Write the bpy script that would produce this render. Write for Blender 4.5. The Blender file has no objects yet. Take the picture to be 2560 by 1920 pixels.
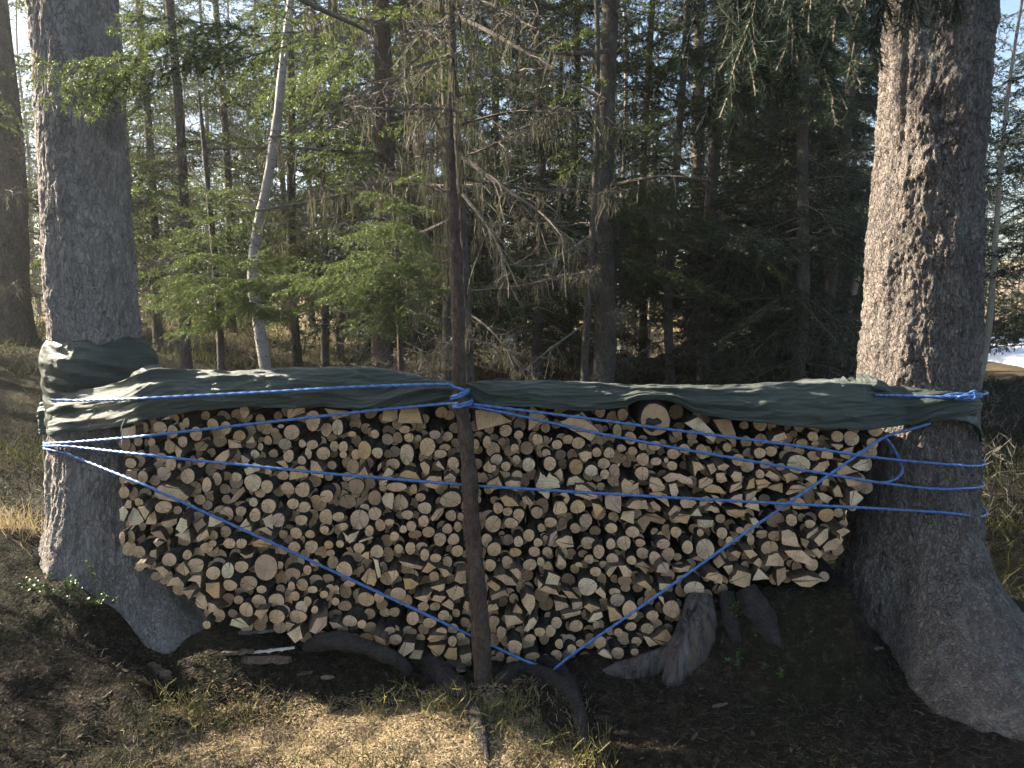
import bpy, math, random
import numpy as np
from mathutils import Vector, noise as mn

# ------------------------------------------------------------------ camera, sky, sun, exposure
scene = bpy.context.scene
COL = scene.collection
EYE = Vector((0.0, 0.0, 1.6))
PITCH = math.radians(7.0)
FOC = 1950.0                      # focal length in pixels of the 2560 px wide picture
cam_d = bpy.data.cameras.new("camera")
cam_d.sensor_width = 36.0
cam_d.lens = FOC / 2560.0 * 36.0
cam_d.clip_start = 0.05
cam_d.clip_end = 2000.0
cam = bpy.data.objects.new("camera", cam_d)
COL.objects.link(cam)
cam.location = EYE
cam.rotation_euler = (math.pi / 2 - PITCH, 0, 0)
scene.camera = cam

SUN_AZ = math.radians(-73.0)      # measured from +Y towards +X
SUN_EL = math.radians(30.0)
TO_SUN = Vector((math.sin(SUN_AZ) * math.cos(SUN_EL), math.cos(SUN_AZ) * math.cos(SUN_EL), math.sin(SUN_EL)))
world = bpy.data.worlds.new("World")
scene.world = world
world.use_nodes = True
wn = world.node_tree
wn.nodes.clear()
sky = wn.nodes.new("ShaderNodeTexSky")
sky.sky_type = 'NISHITA'
sky.sun_disc = False
sky.sun_elevation = SUN_EL
sky.sun_rotation = SUN_AZ
sky.dust_density = 1.6
bg = wn.nodes.new("ShaderNodeBackground")
bg.inputs["Strength"].default_value = 0.062
wo = wn.nodes.new("ShaderNodeOutputWorld")
wn.links.new(sky.outputs[0], bg.inputs[0])
wn.links.new(bg.outputs[0], wo.inputs[0])
sun_d = bpy.data.lights.new("sun", 'SUN')
sun_d.energy = 5.0
sun_d.angle = math.radians(0.55)
sun_d.color = (1.0, 0.9, 0.74)
sun = bpy.data.objects.new("sun", sun_d)
COL.objects.link(sun)
sun.rotation_euler = TO_SUN.to_track_quat('Z', 'Y').to_euler()
sun.location = (-20, 6, 20)
vs = scene.view_settings
vs.view_transform = 'Standard'
vs.look = 'None'
vs.exposure = 2.4
vs.gamma = 1.0
scene.render.engine = 'CYCLES'
cy = scene.cycles
cy.use_denoising = True
cy.use_adaptive_sampling = True
cy.adaptive_threshold = 0.03
cy.max_bounces = 4
cy.diffuse_bounces = 2
cy.glossy_bounces = 2
cy.transmission_bounces = 3
cy.transparent_max_bounces = 4
cy.caustics_reflective = False
cy.caustics_refractive = False

RNG = np.random.default_rng(7)
random.seed(7)
S = 2560.0 / 2212.0               # pixels were read off a 2212 px wide view


def at(px, py, Y):
    """point of the world that a pixel of the 2560 px wide picture shows at distance Y"""
    u = (px - 1280.0) / FOC
    v = (960.0 - py) / FOC
    d = Vector((u, math.cos(PITCH) + v * math.sin(PITCH), -math.sin(PITCH) + v * math.cos(PITCH)))
    return EYE + d * (Y / d.y)


def at2(px, py, Y):
    return at(px * S, py * S, Y)


# ------------------------------------------------------------------ small helpers
def new_obj(name, me, parent=None, loc=None):
    o = bpy.data.objects.new(name, me)
    COL.objects.link(o)
    if parent is not None:
        o.parent = parent
    if loc is not None:
        o.location = loc
    return o


def tag(o, label=None, cat=None, group=None, kind=None):
    if label: o["label"] = label
    if cat: o["category"] = cat
    if group: o["group"] = group
    if kind: o["kind"] = kind
    return o


def empty(name, loc=(0, 0, 0)):
    o = new_obj(name, None)
    o.location = loc
    o.empty_display_size = 0.1
    return o


def poly_mesh(name, V, F, mats, fm=None, smooth=False):
    me = bpy.data.meshes.new(name)
    me.from_pydata([tuple(v) for v in V], [], F)
    for m in mats: me.materials.append(m)
    if fm is not None: me.polygons.foreach_set("material_index", fm)
    if smooth: me.polygons.foreach_set("use_smooth", [True] * len(me.polygons))
    me.update()
    return me


def tri_mesh(name, V, T, mats, fm=None, smooth=False, n=3):
    """fast mesh from arrays: V (k,3), T (m,n) faces with n corners"""
    V = np.asarray(V, np.float32); T = np.asarray(T, np.int32)
    me = bpy.data.meshes.new(name)
    me.vertices.add(len(V)); me.vertices.foreach_set("co", V.ravel())
    me.loops.add(T.size); me.loops.foreach_set("vertex_index", T.ravel())
    me.polygons.add(len(T))
    me.polygons.foreach_set("loop_start", np.arange(0, T.size, n, dtype=np.int32))
    try:
        me.polygons.foreach_set("loop_total", np.full(len(T), n, np.int32))
    except Exception:
        pass
    for m in mats: me.materials.append(m)
    if fm is not None: me.polygons.foreach_set("material_index", np.asarray(fm, np.int32))
    me.polygons.foreach_set("use_smooth", np.full(len(T), bool(smooth)))
    me.update(calc_edges=True)
    me.validate()
    return me


def vnoise(p, sc=1.0, off=0.0, oct=3):
    return mn.fractal(Vector((p[0] * sc + off, p[1] * sc - off, p[2] * sc + 3.1 * off)), 1.0, 2.0, oct)


def tube(pts, rad, sides=10, rough=0.0, seed=0, cap=True, u_closed=False):
    """quads round a polyline; returns V, F (quads and end caps as lists)"""
    pts = [Vector(p) for p in pts]
    V, F = [], []
    n = len(pts)
    ref = Vector((0.13, 0.31, 0.94)).normalized()
    t0 = (pts[1] - pts[0]).normalized()
    nx = t0.cross(ref)
    if nx.length < 0.2: nx = t0.cross(Vector((1, 0, 0)))
    nx.normalize()
    for i in range(n):
        if i == 0: t = pts[1] - pts[0]
        elif i == n - 1: t = pts[-1] - pts[-2]
        else: t = pts[i + 1] - pts[i - 1]
        t.normalize()
        nx = (nx - t * nx.dot(t)).normalized()
        ny = t.cross(nx)
        for k in range(sides):
            a = 2 * math.pi * k / sides
            d = nx * math.cos(a) + ny * math.sin(a)
            r = rad[i]
            if rough:
                q = pts[i] + d * r
                r *= 1.0 + rough * (vnoise(q, 6.0 / max(rad[0] * 10, .3), seed * 1.7, 3))
            V.append(pts[i] + d * r)
    for i in range(n - 1):
        for k in range(sides):
            a = i * sides + k; b = i * sides + (k + 1) % sides
            F.append((a, b, b + sides, a + sides))
    if cap:
        F.append(tuple(range(sides - 1, -1, -1)))
        F.append(tuple((n - 1) * sides + k for k in range(sides)))
    return V, F


def spline(pts, n):
    """Catmull-Rom through pts (any length tuples), n samples"""
    P = np.asarray(pts, float)
    P = np.vstack([2 * P[0] - P[1], P, 2 * P[-1] - P[-2]])
    out = []
    m = len(P) - 3
    for j in range(n):
        s = j / (n - 1) * m
        i = min(int(s), m - 1); t = s - i
        a, b, c, d = P[i], P[i + 1], P[i + 2], P[i + 3]
        out.append(0.5 * ((2 * b) + (c - a) * t + (2 * a - 5 * b + 4 * c - d) * t * t + (3 * b - a - 3 * c + d) * t ** 3))
    return np.array(out)


class Acc:
    """collects V/F of several shapes for one mesh"""
    def __init__(s): s.V, s.F, s.M = [], [], []
    def add(s, V, F, m=0):
        o = len(s.V); s.V += [tuple(v) for v in V]
        s.F += [tuple(i + o for i in f) for f in F]; s.M += [m] * len(F)
    def mesh(s, name, mats, smooth=False): return poly_mesh(name, s.V, s.F, mats, s.M, smooth)

# ------------------------------------------------------------------ procedural materials
class MatB:
    def __init__(s, name, rough=0.85, spec=0.3):
        s.m = bpy.data.materials.new(name); s.m.use_nodes = True
        s.nt = s.m.node_tree; s.N = s.nt.nodes; s.L = s.nt.links
        s.p = s.N["Principled BSDF"]; s.out = s.N["Material Output"]
        s.p.inputs["Roughness"].default_value = rough
        s.p.inputs["Specular IOR Level"].default_value = spec
        s.co = None
    def node(s, t, **kw):
        n = s.N.new(t)
        for k, v in kw.items(): setattr(n, k, v)
        return n
    def coords(s, kind="Object", scale=(1, 1, 1)):
        tc = s.node("ShaderNodeTexCoord"); mp = s.node("ShaderNodeMapping")
        mp.inputs["Scale"].default_value = scale
        s.L.new(tc.outputs[kind], mp.inputs[0]); s.co = mp.outputs[0]
        return s.co
    def noise(s, scale, detail=4, rough=.6, co=None, dist=0.0):
        n = s.node("ShaderNodeTexNoise")
        n.inputs["Scale"].default_value = scale; n.inputs["Detail"].default_value = detail
        n.inputs["Roughness"].default_value = rough; n.inputs["Distortion"].default_value = dist
        if co is None: co = s.co
        if co is not None: s.L.new(co, n.inputs["Vector"])
        return n.outputs["Fac"]
    def voro(s, scale, feat='F1', co=None, out="Distance"):
        n = s.node("ShaderNodeTexVoronoi", feature=feat)
        n.inputs["Scale"].default_value = scale
        if co is None: co = s.co
        if co is not None: s.L.new(co, n.inputs["Vector"])
        return n.outputs[out]
    def ramp(s, fac, stops, interp='LINEAR'):
        n = s.node("ShaderNodeValToRGB"); cr = n.color_ramp; cr.interpolation = interp
        while len(cr.elements) < len(stops): cr.elements.new(.5)
        for e, (p, c) in zip(cr.elements, stops):
            e.position = p; e.color = (*c, 1) if len(c) == 3 else c
        s.L.new(fac, n.inputs[0]); return n.outputs[0]
    def math(s, op, a, b=None, clamp=False):
        n = s.node("ShaderNodeMath", operation=op); n.use_clamp = clamp
        for i, x in enumerate((a, b)):
            if x is None: continue
            if isinstance(x, (int, float)): n.inputs[i].default_value = x
            else: s.L.new(x, n.inputs[i])
        return n.outputs[0]
    def mix(s, fac, a, b, blend='MIX'):
        n = s.node("ShaderNodeMix", data_type='RGBA', blend_type=blend)
        for sock, x in ((n.inputs[0], fac), (n.inputs[6], a), (n.inputs[7], b)):
            if isinstance(x, (int, float)): sock.default_value = x
            elif isinstance(x, tuple): sock.default_value = (*x, 1)
            else: s.L.new(x, sock)
        return n.outputs[2]
    def color(s, c):
        if isinstance(c, tuple): s.p.inputs["Base Color"].default_value = (*c, 1)
        else: s.L.new(c, s.p.inputs["Base Color"])
    def bump(s, h, strength=.5, dist=.01):
        n = s.node("ShaderNodeBump"); n.inputs["Strength"].default_value = strength
        n.inputs["Distance"].default_value = dist
        s.L.new(h, n.inputs["Height"]); s.L.new(n.outputs[0], s.p.inputs["Normal"])
    def objrand(s):
        n = s.node("ShaderNodeObjectInfo"); return n.outputs["Random"]
    def attr(s, name, out="Color"):
        n = s.node("ShaderNodeAttribute"); n.attribute_name = name; return n.outputs[out]
    def translucent(s, fac, col):
        t = s.node("ShaderNodeBsdfTranslucent"); mx = s.node("ShaderNodeMixShader")
        mx.inputs[0].default_value = fac
        if isinstance(col, tuple): t.inputs[0].default_value = (*col, 1)
        else: s.L.new(col, t.inputs[0])
        s.L.new(s.p.outputs[0], mx.inputs[1]); s.L.new(t.outputs[0], mx.inputs[2])
        s.L.new(mx.outputs[0], s.out.inputs[0])


def bark_mat(name, dark, mid, light, sc=1.0, lichen=None, lich_amt=.55, bump=.6, zs=.45, dist=.012):
    b = MatB(name, .9, .2); b.coords("Object", (1, 1, zs))
    n1 = b.noise(9 * sc, 6, .65, dist=.6)
    v = b.voro(28 * sc, 'F1'); n2 = b.noise(60 * sc, 4, .6)
    c = b.ramp(n1, [(.28, dark), (.5, mid), (.72, light)])
    c = b.mix(b.math('MULTIPLY', n2, .5), c, light)
    wn_ = b.node("ShaderNodeTexNoise"); wn_.inputs["Scale"].default_value = 14 * sc; wn_.inputs["Detail"].default_value = 3; b.L.new(b.co, wn_.inputs["Vector"])
    wv_ = b.node("ShaderNodeVectorMath", operation='MULTIPLY_ADD'); b.L.new(wn_.outputs["Color"], wv_.inputs[0]); wv_.inputs[1].default_value = (.06 / sc,) * 3; b.L.new(b.co, wv_.inputs[2])
    vc = b.voro(52 * sc, 'F1', wv_.outputs[0], "Color"); ve = b.voro(52 * sc, 'DISTANCE_TO_EDGE', wv_.outputs[0])
    sx = b.node("ShaderNodeSeparateColor"); b.L.new(vc, sx.inputs[0])
    c = b.mix(b.math('MULTIPLY', b.ramp(sx.outputs[0], [(.35, (0, 0, 0)), (1, (1, 1, 1))]), .42), c, dark)
    c = b.mix(b.math('MULTIPLY', b.ramp(sx.outputs[1], [(.55, (0, 0, 0)), (1, (1, 1, 1))]), .5), c, light)
    if lichen:
        nl = b.noise(5.5 * sc, 8, .75)
        f = b.ramp(nl, [(lich_amt, (0, 0, 0)), (lich_amt + .1, (1, 1, 1))])
        f2 = b.math('MULTIPLY', f, b.noise(70 * sc, 2))
        c = b.mix(f2, c, lichen)
    b.color(c)
    h = b.math('ADD', b.math('ADD', b.math('MULTIPLY', v, .5), b.math('MULTIPLY', b.math('MINIMUM', ve, .12), 6.0)), b.math('ADD', n1, b.math('ADD', b.math('MULTIPLY', n2, .6), b.math('MULTIPLY', sx.outputs[2], .5))))
    b.bump(h, bump, dist)
    return b.m


M = {}
M['bark_grey'] = bark_mat('bark_grey', (.1, .088, .08), (.2, .173, .155), (.34, .295, .262), 1.3, (.19, .22, .2), .56, .8)
M['bark_scaly'] = bark_mat('bark_scaly', (.045, .038, .034), (.112, .093, .081), (.225, .188, .163), 1.5, (.17, .2, .185), .57, .9)
M['bark_far'] = bark_mat('bark_far', (.03, .025, .022), (.075, .062, .053), (.16, .136, .112), 1.6, (.2, .205, .16), .54, .8)
M['bark_red'] = bark_mat('bark_red', (.03, .02, .016), (.07, .046, .035), (.14, .1, .075), 2.2, (.24, .19, .13), .62, .7)
M['bark_pale'] = bark_mat('bark_pale', (.2, .16, .13), (.34, .28, .22), (.46, .4, .32), 1.6, (.33, .34, .28), .55, .6)
M['bark_log'] = bark_mat('bark_log', (.012, .0095, .0085), (.032, .026, .022), (.075, .061, .052), 2.6, (.16, .185, .165), .58, .8, 1.0, .006)
M['bark_root'] = bark_mat('bark_root', (.015, .013, .012), (.042, .035, .033), (.1, .085, .082), 3.0, (.05, .06, .035), .52, 1.0, 1.0)

b = MatB('birch_bark', .6, .3); b.coords("Object", (1, 1, 1))
st = MatB  # noqa
mp = b.node("ShaderNodeMapping"); mp.inputs["Scale"].default_value = (3, 3, 26); b.L.new(b.co, mp.inputs[0])
f = b.ramp(b.noise(2.2, 5, .7, mp.outputs[0]), [(.56, (0, 0, 0)), (.64, (1, 1, 1))])
f2 = b.ramp(b.noise(3.0, 5, .7), [(.55, (0, 0, 0)), (.7, (1, 1, 1))])
c = b.mix(f, (.27, .24, .22), (.045, .038, .034)); c = b.mix(b.math('MULTIPLY', f2, .8), c, (.13, .105, .09))
b.color(c); b.bump(f, .3, .004); M['birch_bark'] = b.m

# cut wood: growth rings round the pith, stored per vertex in 'endco' (metres), tint per piece in 'tint'
def wood_mat(name, base_mul=1.0, rough=.8):
    b = MatB(name, rough, .25)
    ec = b.attr("endco", "Vector")
    tint = b.attr("tint", "Color")
    ln = b.node("ShaderNodeVectorMath", operation='LENGTH')
    wob = b.node("ShaderNodeTexNoise"); wob.inputs["Scale"].default_value = 22; wob.inputs["Detail"].default_value = 3
    b.L.new(ec, wob.inputs["Vector"])
    mixv = b.node("ShaderNodeVectorMath", operation='MULTIPLY_ADD')
    b.L.new(wob.outputs["Color"], mixv.inputs[0]); mixv.inputs[1].default_value = (.014, .014, .014); b.L.new(ec, mixv.inputs[2])
    b.L.new(mixv.outputs[0], ln.inputs[0])
    r = ln.outputs["Value"]
    rings = b.math('ADD', b.math('MULTIPLY', b.math('SINE', b.math('MULTIPLY', r, 1500.0)), .5), .5)
    rings2 = b.math('ADD', b.math('MULTIPLY', b.math('SINE', b.math('MULTIPLY', r, 520.0)), .5), .5)
    co = b.coords("Object", (1, 1, 1))
    fine = b.noise(160, 3, .7, ec); blot = b.noise(26, 5, .65, ec, .8); big = b.noise(9, 3, .6, ec)
    c = b.mix(.0, tint, tint)
    c = b.mix(b.math('MULTIPLY', rings, .2), c, (.33, .2, .1))
    c = b.mix(b.math('MULTIPLY', rings2, .26), c, (.33, .19, .095))
    heart = b.ramp(r, [(.0, (1, 1, 1)), (.012, (.8, .8, .8)), (.03, (0, 0, 0))])
    c = b.mix(b.math('MULTIPLY', heart, .28), c, (.25, .14, .08))
    c = b.mix(b.math('MULTIPLY', b.ramp(blot, [(.46, (0, 0, 0)), (.72, (1, 1, 1))]), .62), c, (.2, .12, .07))
    c = b.mix(b.math('MULTIPLY', b.ramp(big, [(.58, (0, 0, 0)), (.78, (1, 1, 1))]), .35), c, (.25, .19, .15))
    c = b.mix(b.math('MULTIPLY', fine, .16), c, (.5, .37, .26))
    # drying checks: thin dark radial lines
    sp = b.node("ShaderNodeSeparateXYZ"); b.L.new(ec, sp.inputs[0])
    ang = b.math('ARCTAN2', sp.outputs[2], sp.outputs[0])
    nz = b.node("ShaderNodeTexNoise"); nz.inputs["Scale"].default_value = 3.2; nz.noise_dimensions = '1D'
    sh = b.attr("shift", "Fac")
    b.L.new(b.math('ADD', b.math('MULTIPLY', ang, 1.0), b.math('MULTIPLY', sh, 40.0)), nz.inputs["W"])
    crack = b.ramp(nz.outputs["Fac"], [(.675, (0, 0, 0)), (.7, (1, 1, 1))])
    c = b.mix(b.math('MULTIPLY', crack, .75), c, (.05, .03, .02))
    b.color(c)
    b.bump(b.math('ADD', b.math('MULTIPLY', rings, .25), b.math('ADD', fine, b.math('MULTIPLY', crack, -1.0))), .35, .002)
    return b.m
M['cut_wood'] = wood_mat('cut_wood')

b = MatB('split_wood', .8, .2); b.coords("Object", (60, 2.5, 60))
n = b.noise(1.0, 5, .6); c = b.ramp(n, [(.3, (.05, .035, .024)), (.55, (.12, .087, .06)), (.8, (.22, .165, .115))])
b.color(c); b.bump(n, .4, .003); M['split_wood'] = b.m

b = MatB('weathered_wood', .85, .2); b.coords("Object", (4, 4, 1))
mp = b.node("ShaderNodeMapping"); mp.inputs["Scale"].default_value = (14, 14, 2.2); mp.inputs["Rotation"].default_value = (0, .7, 0)
b.L.new(b.node("ShaderNodeTexCoord").outputs["Object"], mp.inputs[0])
n = b.noise(2.4, 7, .7, mp.outputs[0], 1.2); n2 = b.noise(3.0, 4)
c = b.ramp(n, [(.36, (.018, .015, .013)), (.5, (.06, .052, .047)), (.7, (.15, .135, .125))])
c = b.mix(b.ramp(n2, [(.52, (0, 0, 0)), (.66, (1, 1, 1))]), c, (.1, .075, .055))
b.color(c); b.bump(n, .9, .012); M['weathered'] = b.m

def needle_mat(name, dark, light, tr, trcol, rough=.45):
    b = MatB(name, rough, .35); b.coords("Object")
    geo = b.node("ShaderNodeNewGeometry")
    n = b.noise(2.2, 3, .6, geo.outputs["Position"])
    f = b.math('ADD', b.math('MULTIPLY', n, .8), b.math('MULTIPLY', geo.outputs["Random Per Island"], .45))
    c = b.ramp(f, [(.3, dark), (.95, light)])
    b.color(c); b.translucent(tr, trcol)
    return b.m
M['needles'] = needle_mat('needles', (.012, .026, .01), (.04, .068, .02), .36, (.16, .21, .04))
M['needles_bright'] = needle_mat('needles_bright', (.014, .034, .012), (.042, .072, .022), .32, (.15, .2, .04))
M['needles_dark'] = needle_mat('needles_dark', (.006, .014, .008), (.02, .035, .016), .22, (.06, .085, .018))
M['needles_pine'] = needle_mat('needles_pine', (.01, .022, .013), (.028, .05, .026), .15, (.04, .06, .02), .8)
M['lichen_beard'] = needle_mat('lichen_beard', (.05, .048, .032), (.13, .122, .08), .25, (.16, .145, .09), .9)
M['twig'] = bark_mat('twig', (.05, .04, .033), (.11, .09, .075), (.2, .17, .14), 4, (.24, .25, .2), .55, .4, 1, .003)
M['twig_grey'] = bark_mat('twig_grey', (.06, .05, .042), (.13, .11, .094), (.24, .21, .18), 4, (.28, .29, .22), .5, .4, 1, .003)

b = MatB('tarp_fabric', .42, .45)
uv = b.node("ShaderNodeUVMap"); mp = b.node("ShaderNodeMapping"); mp.inputs["Scale"].default_value = (3.2, 70, 1)
b.L.new(uv.outputs[0], mp.inputs[0])
n = b.noise(1.0, 4, .65, mp.outputs[0]); b.coords("Object"); n2 = b.noise(6, 4, .6)
c = b.ramp(n, [(.38, (.055, .07, .057)), (.6, (.085, .104, .087)), (.78, (.15, .175, .152))])
c = b.mix(b.math('MULTIPLY', n2, .4), c, (.06, .075, .058))
b.color(c)
wv = b.node("ShaderNodeTexWave"); wv.inputs["Scale"].default_value = 160; wv.inputs["Distortion"].default_value = 1
b.L.new(uv.outputs[0], wv.inputs[0])
b.bump(b.math('ADD', b.math('MULTIPLY', n, 1.0), b.math('ADD', b.math('MULTIPLY', wv.outputs["Fac"], .25), b.math('MULTIPLY', b.noise(22, 6, .65, None, 2.0), 1.3))), .75, .008)
b.translucent(.16, (.14, .2, .13)); M['tarp'] = b.m

b = MatB('blue_rope', .38, .5); b.coords("Object")
n = b.noise(220, 3); b.color(b.ramp(n, [(.3, (.05, .115, .29)), (.7, (.1, .2, .43))])); b.bump(n, .3, .001)
M['rope'] = b.m

b = MatB('forest_floor', .95, .15); b.coords("Object")
n1 = b.noise(1.3, 6, .65); n2 = b.noise(14, 6, .7); n3 = b.noise(70, 5, .7); v = b.voro(90)
c = b.ramp(n2, [(.3, (.009, .0065, .005)), (.5, (.024, .018, .013)), (.7, (.06, .044, .03))])
moss = b.ramp(n1, [(.47, (0, 0, 0)), (.6, (1, 1, 1))])
c = b.mix(b.math('MULTIPLY', moss, .75), c, b.ramp(n3, [(.3, (.009, .011, .004)), (.7, (.034, .036, .012))]))
straw = b.math('MULTIPLY', b.ramp(b.noise(34, 4, .7), [(.54, (0, 0, 0)), (.62, (1, 1, 1))]), .55)
c = b.mix(straw, c, (.09, .066, .04))
sp = b.node("ShaderNodeSeparateXYZ"); b.L.new(b.node("ShaderNodeNewGeometry").outputs["Position"], sp.inputs[0])
far = b.ramp(b.math('DIVIDE', b.math('ADD', sp.outputs[1], b.math('MULTIPLY', n1, 8.0)), 60.0), [(.25, (0, 0, 0)), (.42, (1, 1, 1))])
c = b.mix(far, c, b.ramp(b.noise(2.2, 6, .7), [(.3, (.2, .15, .08)), (.7, (.38, .3, .16))]))
# straw-litter hummock, paled so the sun patch's brightness is put into its colour
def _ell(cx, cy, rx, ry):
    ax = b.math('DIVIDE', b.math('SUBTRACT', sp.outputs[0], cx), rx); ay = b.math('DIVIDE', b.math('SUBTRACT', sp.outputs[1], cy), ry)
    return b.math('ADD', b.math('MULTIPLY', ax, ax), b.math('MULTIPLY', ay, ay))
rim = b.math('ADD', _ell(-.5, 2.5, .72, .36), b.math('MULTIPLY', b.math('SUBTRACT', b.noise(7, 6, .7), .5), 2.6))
sun_straw = b.ramp(rim, [(.55, (1, 1, 1)), (1.0, (0, 0, 0))])
c = b.mix(sun_straw, c, b.ramp(b.noise(110, 5, .75), [(.3, (.1, .072, .042)), (.46, (.3, .225, .135)), (.64, (.5, .4, .26))]))
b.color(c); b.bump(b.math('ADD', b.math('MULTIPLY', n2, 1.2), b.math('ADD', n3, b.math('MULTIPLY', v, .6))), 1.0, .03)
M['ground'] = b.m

b = MatB('snow', .6, .3); b.coords("Object"); n = b.noise(9, 5); b.color((.82, .85, .9)); b.bump(n, .4, .03); M['snow'] = b.m

def tinted(name, c1, c2, tr=.2, rough=.8):
    b = MatB(name, rough, .25); geo = b.node("ShaderNodeNewGeometry")
    c = b.ramp(geo.outputs["Random Per Island"], [(.0, c1), (1.0, c2)]); b.color(c)
    if tr: b.translucent(tr, c)
    return b.m
M['grass'] = tinted('grass', (.03, .036, .011), (.1, .095, .034), .35)
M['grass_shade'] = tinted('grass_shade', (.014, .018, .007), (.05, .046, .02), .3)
M['grass_dry'] = tinted('grass_dry', (.22, .165, .085), (.55, .44, .26), .3)
M['bilberry'] = tinted('bilberry', (.09, .1, .03), (.26, .21, .085), .25)
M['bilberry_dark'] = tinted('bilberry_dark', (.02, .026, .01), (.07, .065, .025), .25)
M['moss'] = tinted('moss', (.014, .017, .006), (.05, .05, .016), .3)
M['litter'] = tinted('litter', (.012, .009, .007), (.11, .08, .055), .0)
M['leaf_shiny'] = tinted('leaf_shiny', (.04, .075, .02), (.08, .13, .035), .15, .3)
M['leaf_dry'] = tinted('leaf_dry', (.15, .095, .055), (.42, .32, .21), .2)
M['chip_pale'] = tinted('chip_pale', (.6, .52, .42), (.66, .6, .5), .0, .6)
M['far_birch'] = tinted('far_birch', (.08, .06, .052), (.24, .19, .165), .0)
M['strand'] = tinted('strand', (.3, .33, .27), (.36, .38, .32), .0)

# ------------------------------------------------------------------ the ground
def sst(a, b, x):
    t = min(1.0, max(0.0, (x - a) / (b - a)))
    return t * t * (3 - 2 * t)

PILE_Y = 3.1
PB = [(430, 1345), (520, 1362), (620, 1390), (700, 1392), (800, 1400), (900, 1428), (980, 1450), (1090, 1452), (1200, 1440),
      (1290, 1420), (1340, 1425), (1450, 1395), (1530, 1312), (1600, 1278), (1700, 1272), (1790, 1268), (1850, 1240)]
PBW = [at2(x, y, PILE_Y) for x, y in PB]
PBX = np.array([p.x for p in PBW]); PBZ = np.array([p.z for p in PBW]) - 0.03

def gh(x, y, fine=True):
    z = 0.0
    z += 0.36 * math.exp(-(((x + 2.35) / 0.42) ** 2 + ((y - 3.45) / 0.45) ** 2))
    z += 0.15 * math.exp(-(((x + 1.85) / 0.26) ** 2 + ((y - 3.08) / 0.2) ** 2))
    z += 0.14 * sst(-1.0, -2.2, x) * (1 - sst(4.5, 6.5, y))
    z += 0.30 * math.exp(-(((x - 1.85) / 0.55) ** 2 + ((y - 3.6) / 0.45) ** 2))
    t = sst(2.82, 3.14, y) * (1 - sst(3.5, 4.3, y))
    if t > 0 and -1.5 < x < 1.6:
        pz = float(np.interp(x, PBX, PBZ))
        t *= sst(-1.5, -1.15, x) * (1 - sst(1.35, 1.6, x))
        if pz > z: z += (pz - z) * t
    z += 0.16 * sst(3.6, 5.5, y) * (1 - sst(22, 32, y))
    z += 0.75 * sst(-1.6, -6.0, x) * sst(4.0, 8.5, y) * (1 - sst(14, 24, y))
    z += 0.50 * math.exp(-((y - 10.5 - .15 * x) / 1.7) ** 2) * sst(-1.2, 0.6, x) * (1 - sst(4.6, 7.5, x))
    for k in range(6):
        rx_, ry_ = -1.72 + .1 * k, 2.98 - .075 * k
        z += .05 * math.exp(-((x - rx_) ** 2 + (y - ry_) ** 2) / .0065)
    z += .05 * math.exp(-(((x + .5) / .6) ** 2 + ((y - 2.5) / .22) ** 2))
    z += 0.028 * math.sin(3.1 * x + 1.0) * math.sin(2.6 * y)
    if fine:
        amp = 1.0 + min(y, 20) * .12
        z += 0.05 * amp * mn.fractal(Vector((x * .9, y * .9, .3)), 1, 2, 4)
        z += 0.022 * mn.fractal(Vector((x * 6, y * 6, 7.3)), 1, 2, 3)
    if y > 70: z += (y - 70) * .05
    return z

def axis(dense0, dense1, step, lo, hi, g=1.16):
    a = list(np.arange(dense0, dense1 + 1e-6, step))
    s = step
    while a[-1] < hi: s *= g; a.append(a[-1] + s)
    s = step; L = []
    x = dense0
    while x > lo: s *= g; x -= s; L.append(x)
    return np.array(L[::-1] + a)

gx = axis(-2.6, 2.6, .022, -220, 220, 1.13)
gy = axis(2.1, 3.6, .022, -30, 320, 1.07)
GV = [(x, y, gh(x, y)) for y in gy for x in gx]
nx_, ny_ = len(gx), len(gy)
ii = np.arange(nx_ - 1)[None, :] + nx_ * np.arange(ny_ - 1)[:, None]
GF = np.stack([ii, ii + 1, ii + 1 + nx_, ii + nx_], -1).reshape(-1, 4)
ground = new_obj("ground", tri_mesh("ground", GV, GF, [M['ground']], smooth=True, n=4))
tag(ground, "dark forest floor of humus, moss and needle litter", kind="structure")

def snow_patch(cx, cy, rx, ry, seed, label):
    rng = np.random.default_rng(seed)
    V = [(0, 0, .05)]; F = []; n = 40
    for ring in (.5, .85, 1.0):
        for k in range(n):
            a = 2 * math.pi * k / n
            w = 1 + .28 * mn.fractal(Vector((math.cos(a) * 1.6 + seed, math.sin(a) * 1.6, 0)), 1, 2, 3)
            x, y = cx + rx * ring * w * math.cos(a), cy + ry * ring * w * math.sin(a)
            V.append((x, y, gh(x, y, False) + (.13 if ring < .6 else .1 if ring < .9 else -.05)))
    V[0] = (cx, cy, gh(cx, cy, False) + .14)
    for k in range(n): F.append((0, 1 + k, 1 + (k + 1) % n))
    for r in range(2):
        for k in range(n):
            a = 1 + r * n + k; b2 = 1 + r * n + (k + 1) % n
            F.append((a, a + n, b2 + n, b2))
    o = new_obj("snow_patch", poly_mesh("snow_patch", V, F, [M['snow']], smooth=True))
    tag(o, label, kind="structure")

snow_patch(11.7, 18.0, 2.6, 5.5, 1, "melting snow patch beside the pale thin birch right of the rough trunk")
snow_patch(6.9, 9.0, .5, .25, 6, "small sliver of snow below the larger snow patch")
snow_patch(1.25, 15.2, .8, 1.0, 2, "small melting snow patch behind the dark bank")
snow_patch(-4.0, 26.0, 2.6, 2.4, 3, "far snow patch seen through the spruce boughs")
snow_patch(-1.0, 23.0, 1.8, 2.0, 4, "far snow patch behind the white birch")
snow_patch(-11, 24, 2.5, 2.0, 5, "far snow patch beyond the grassy bank")

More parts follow.
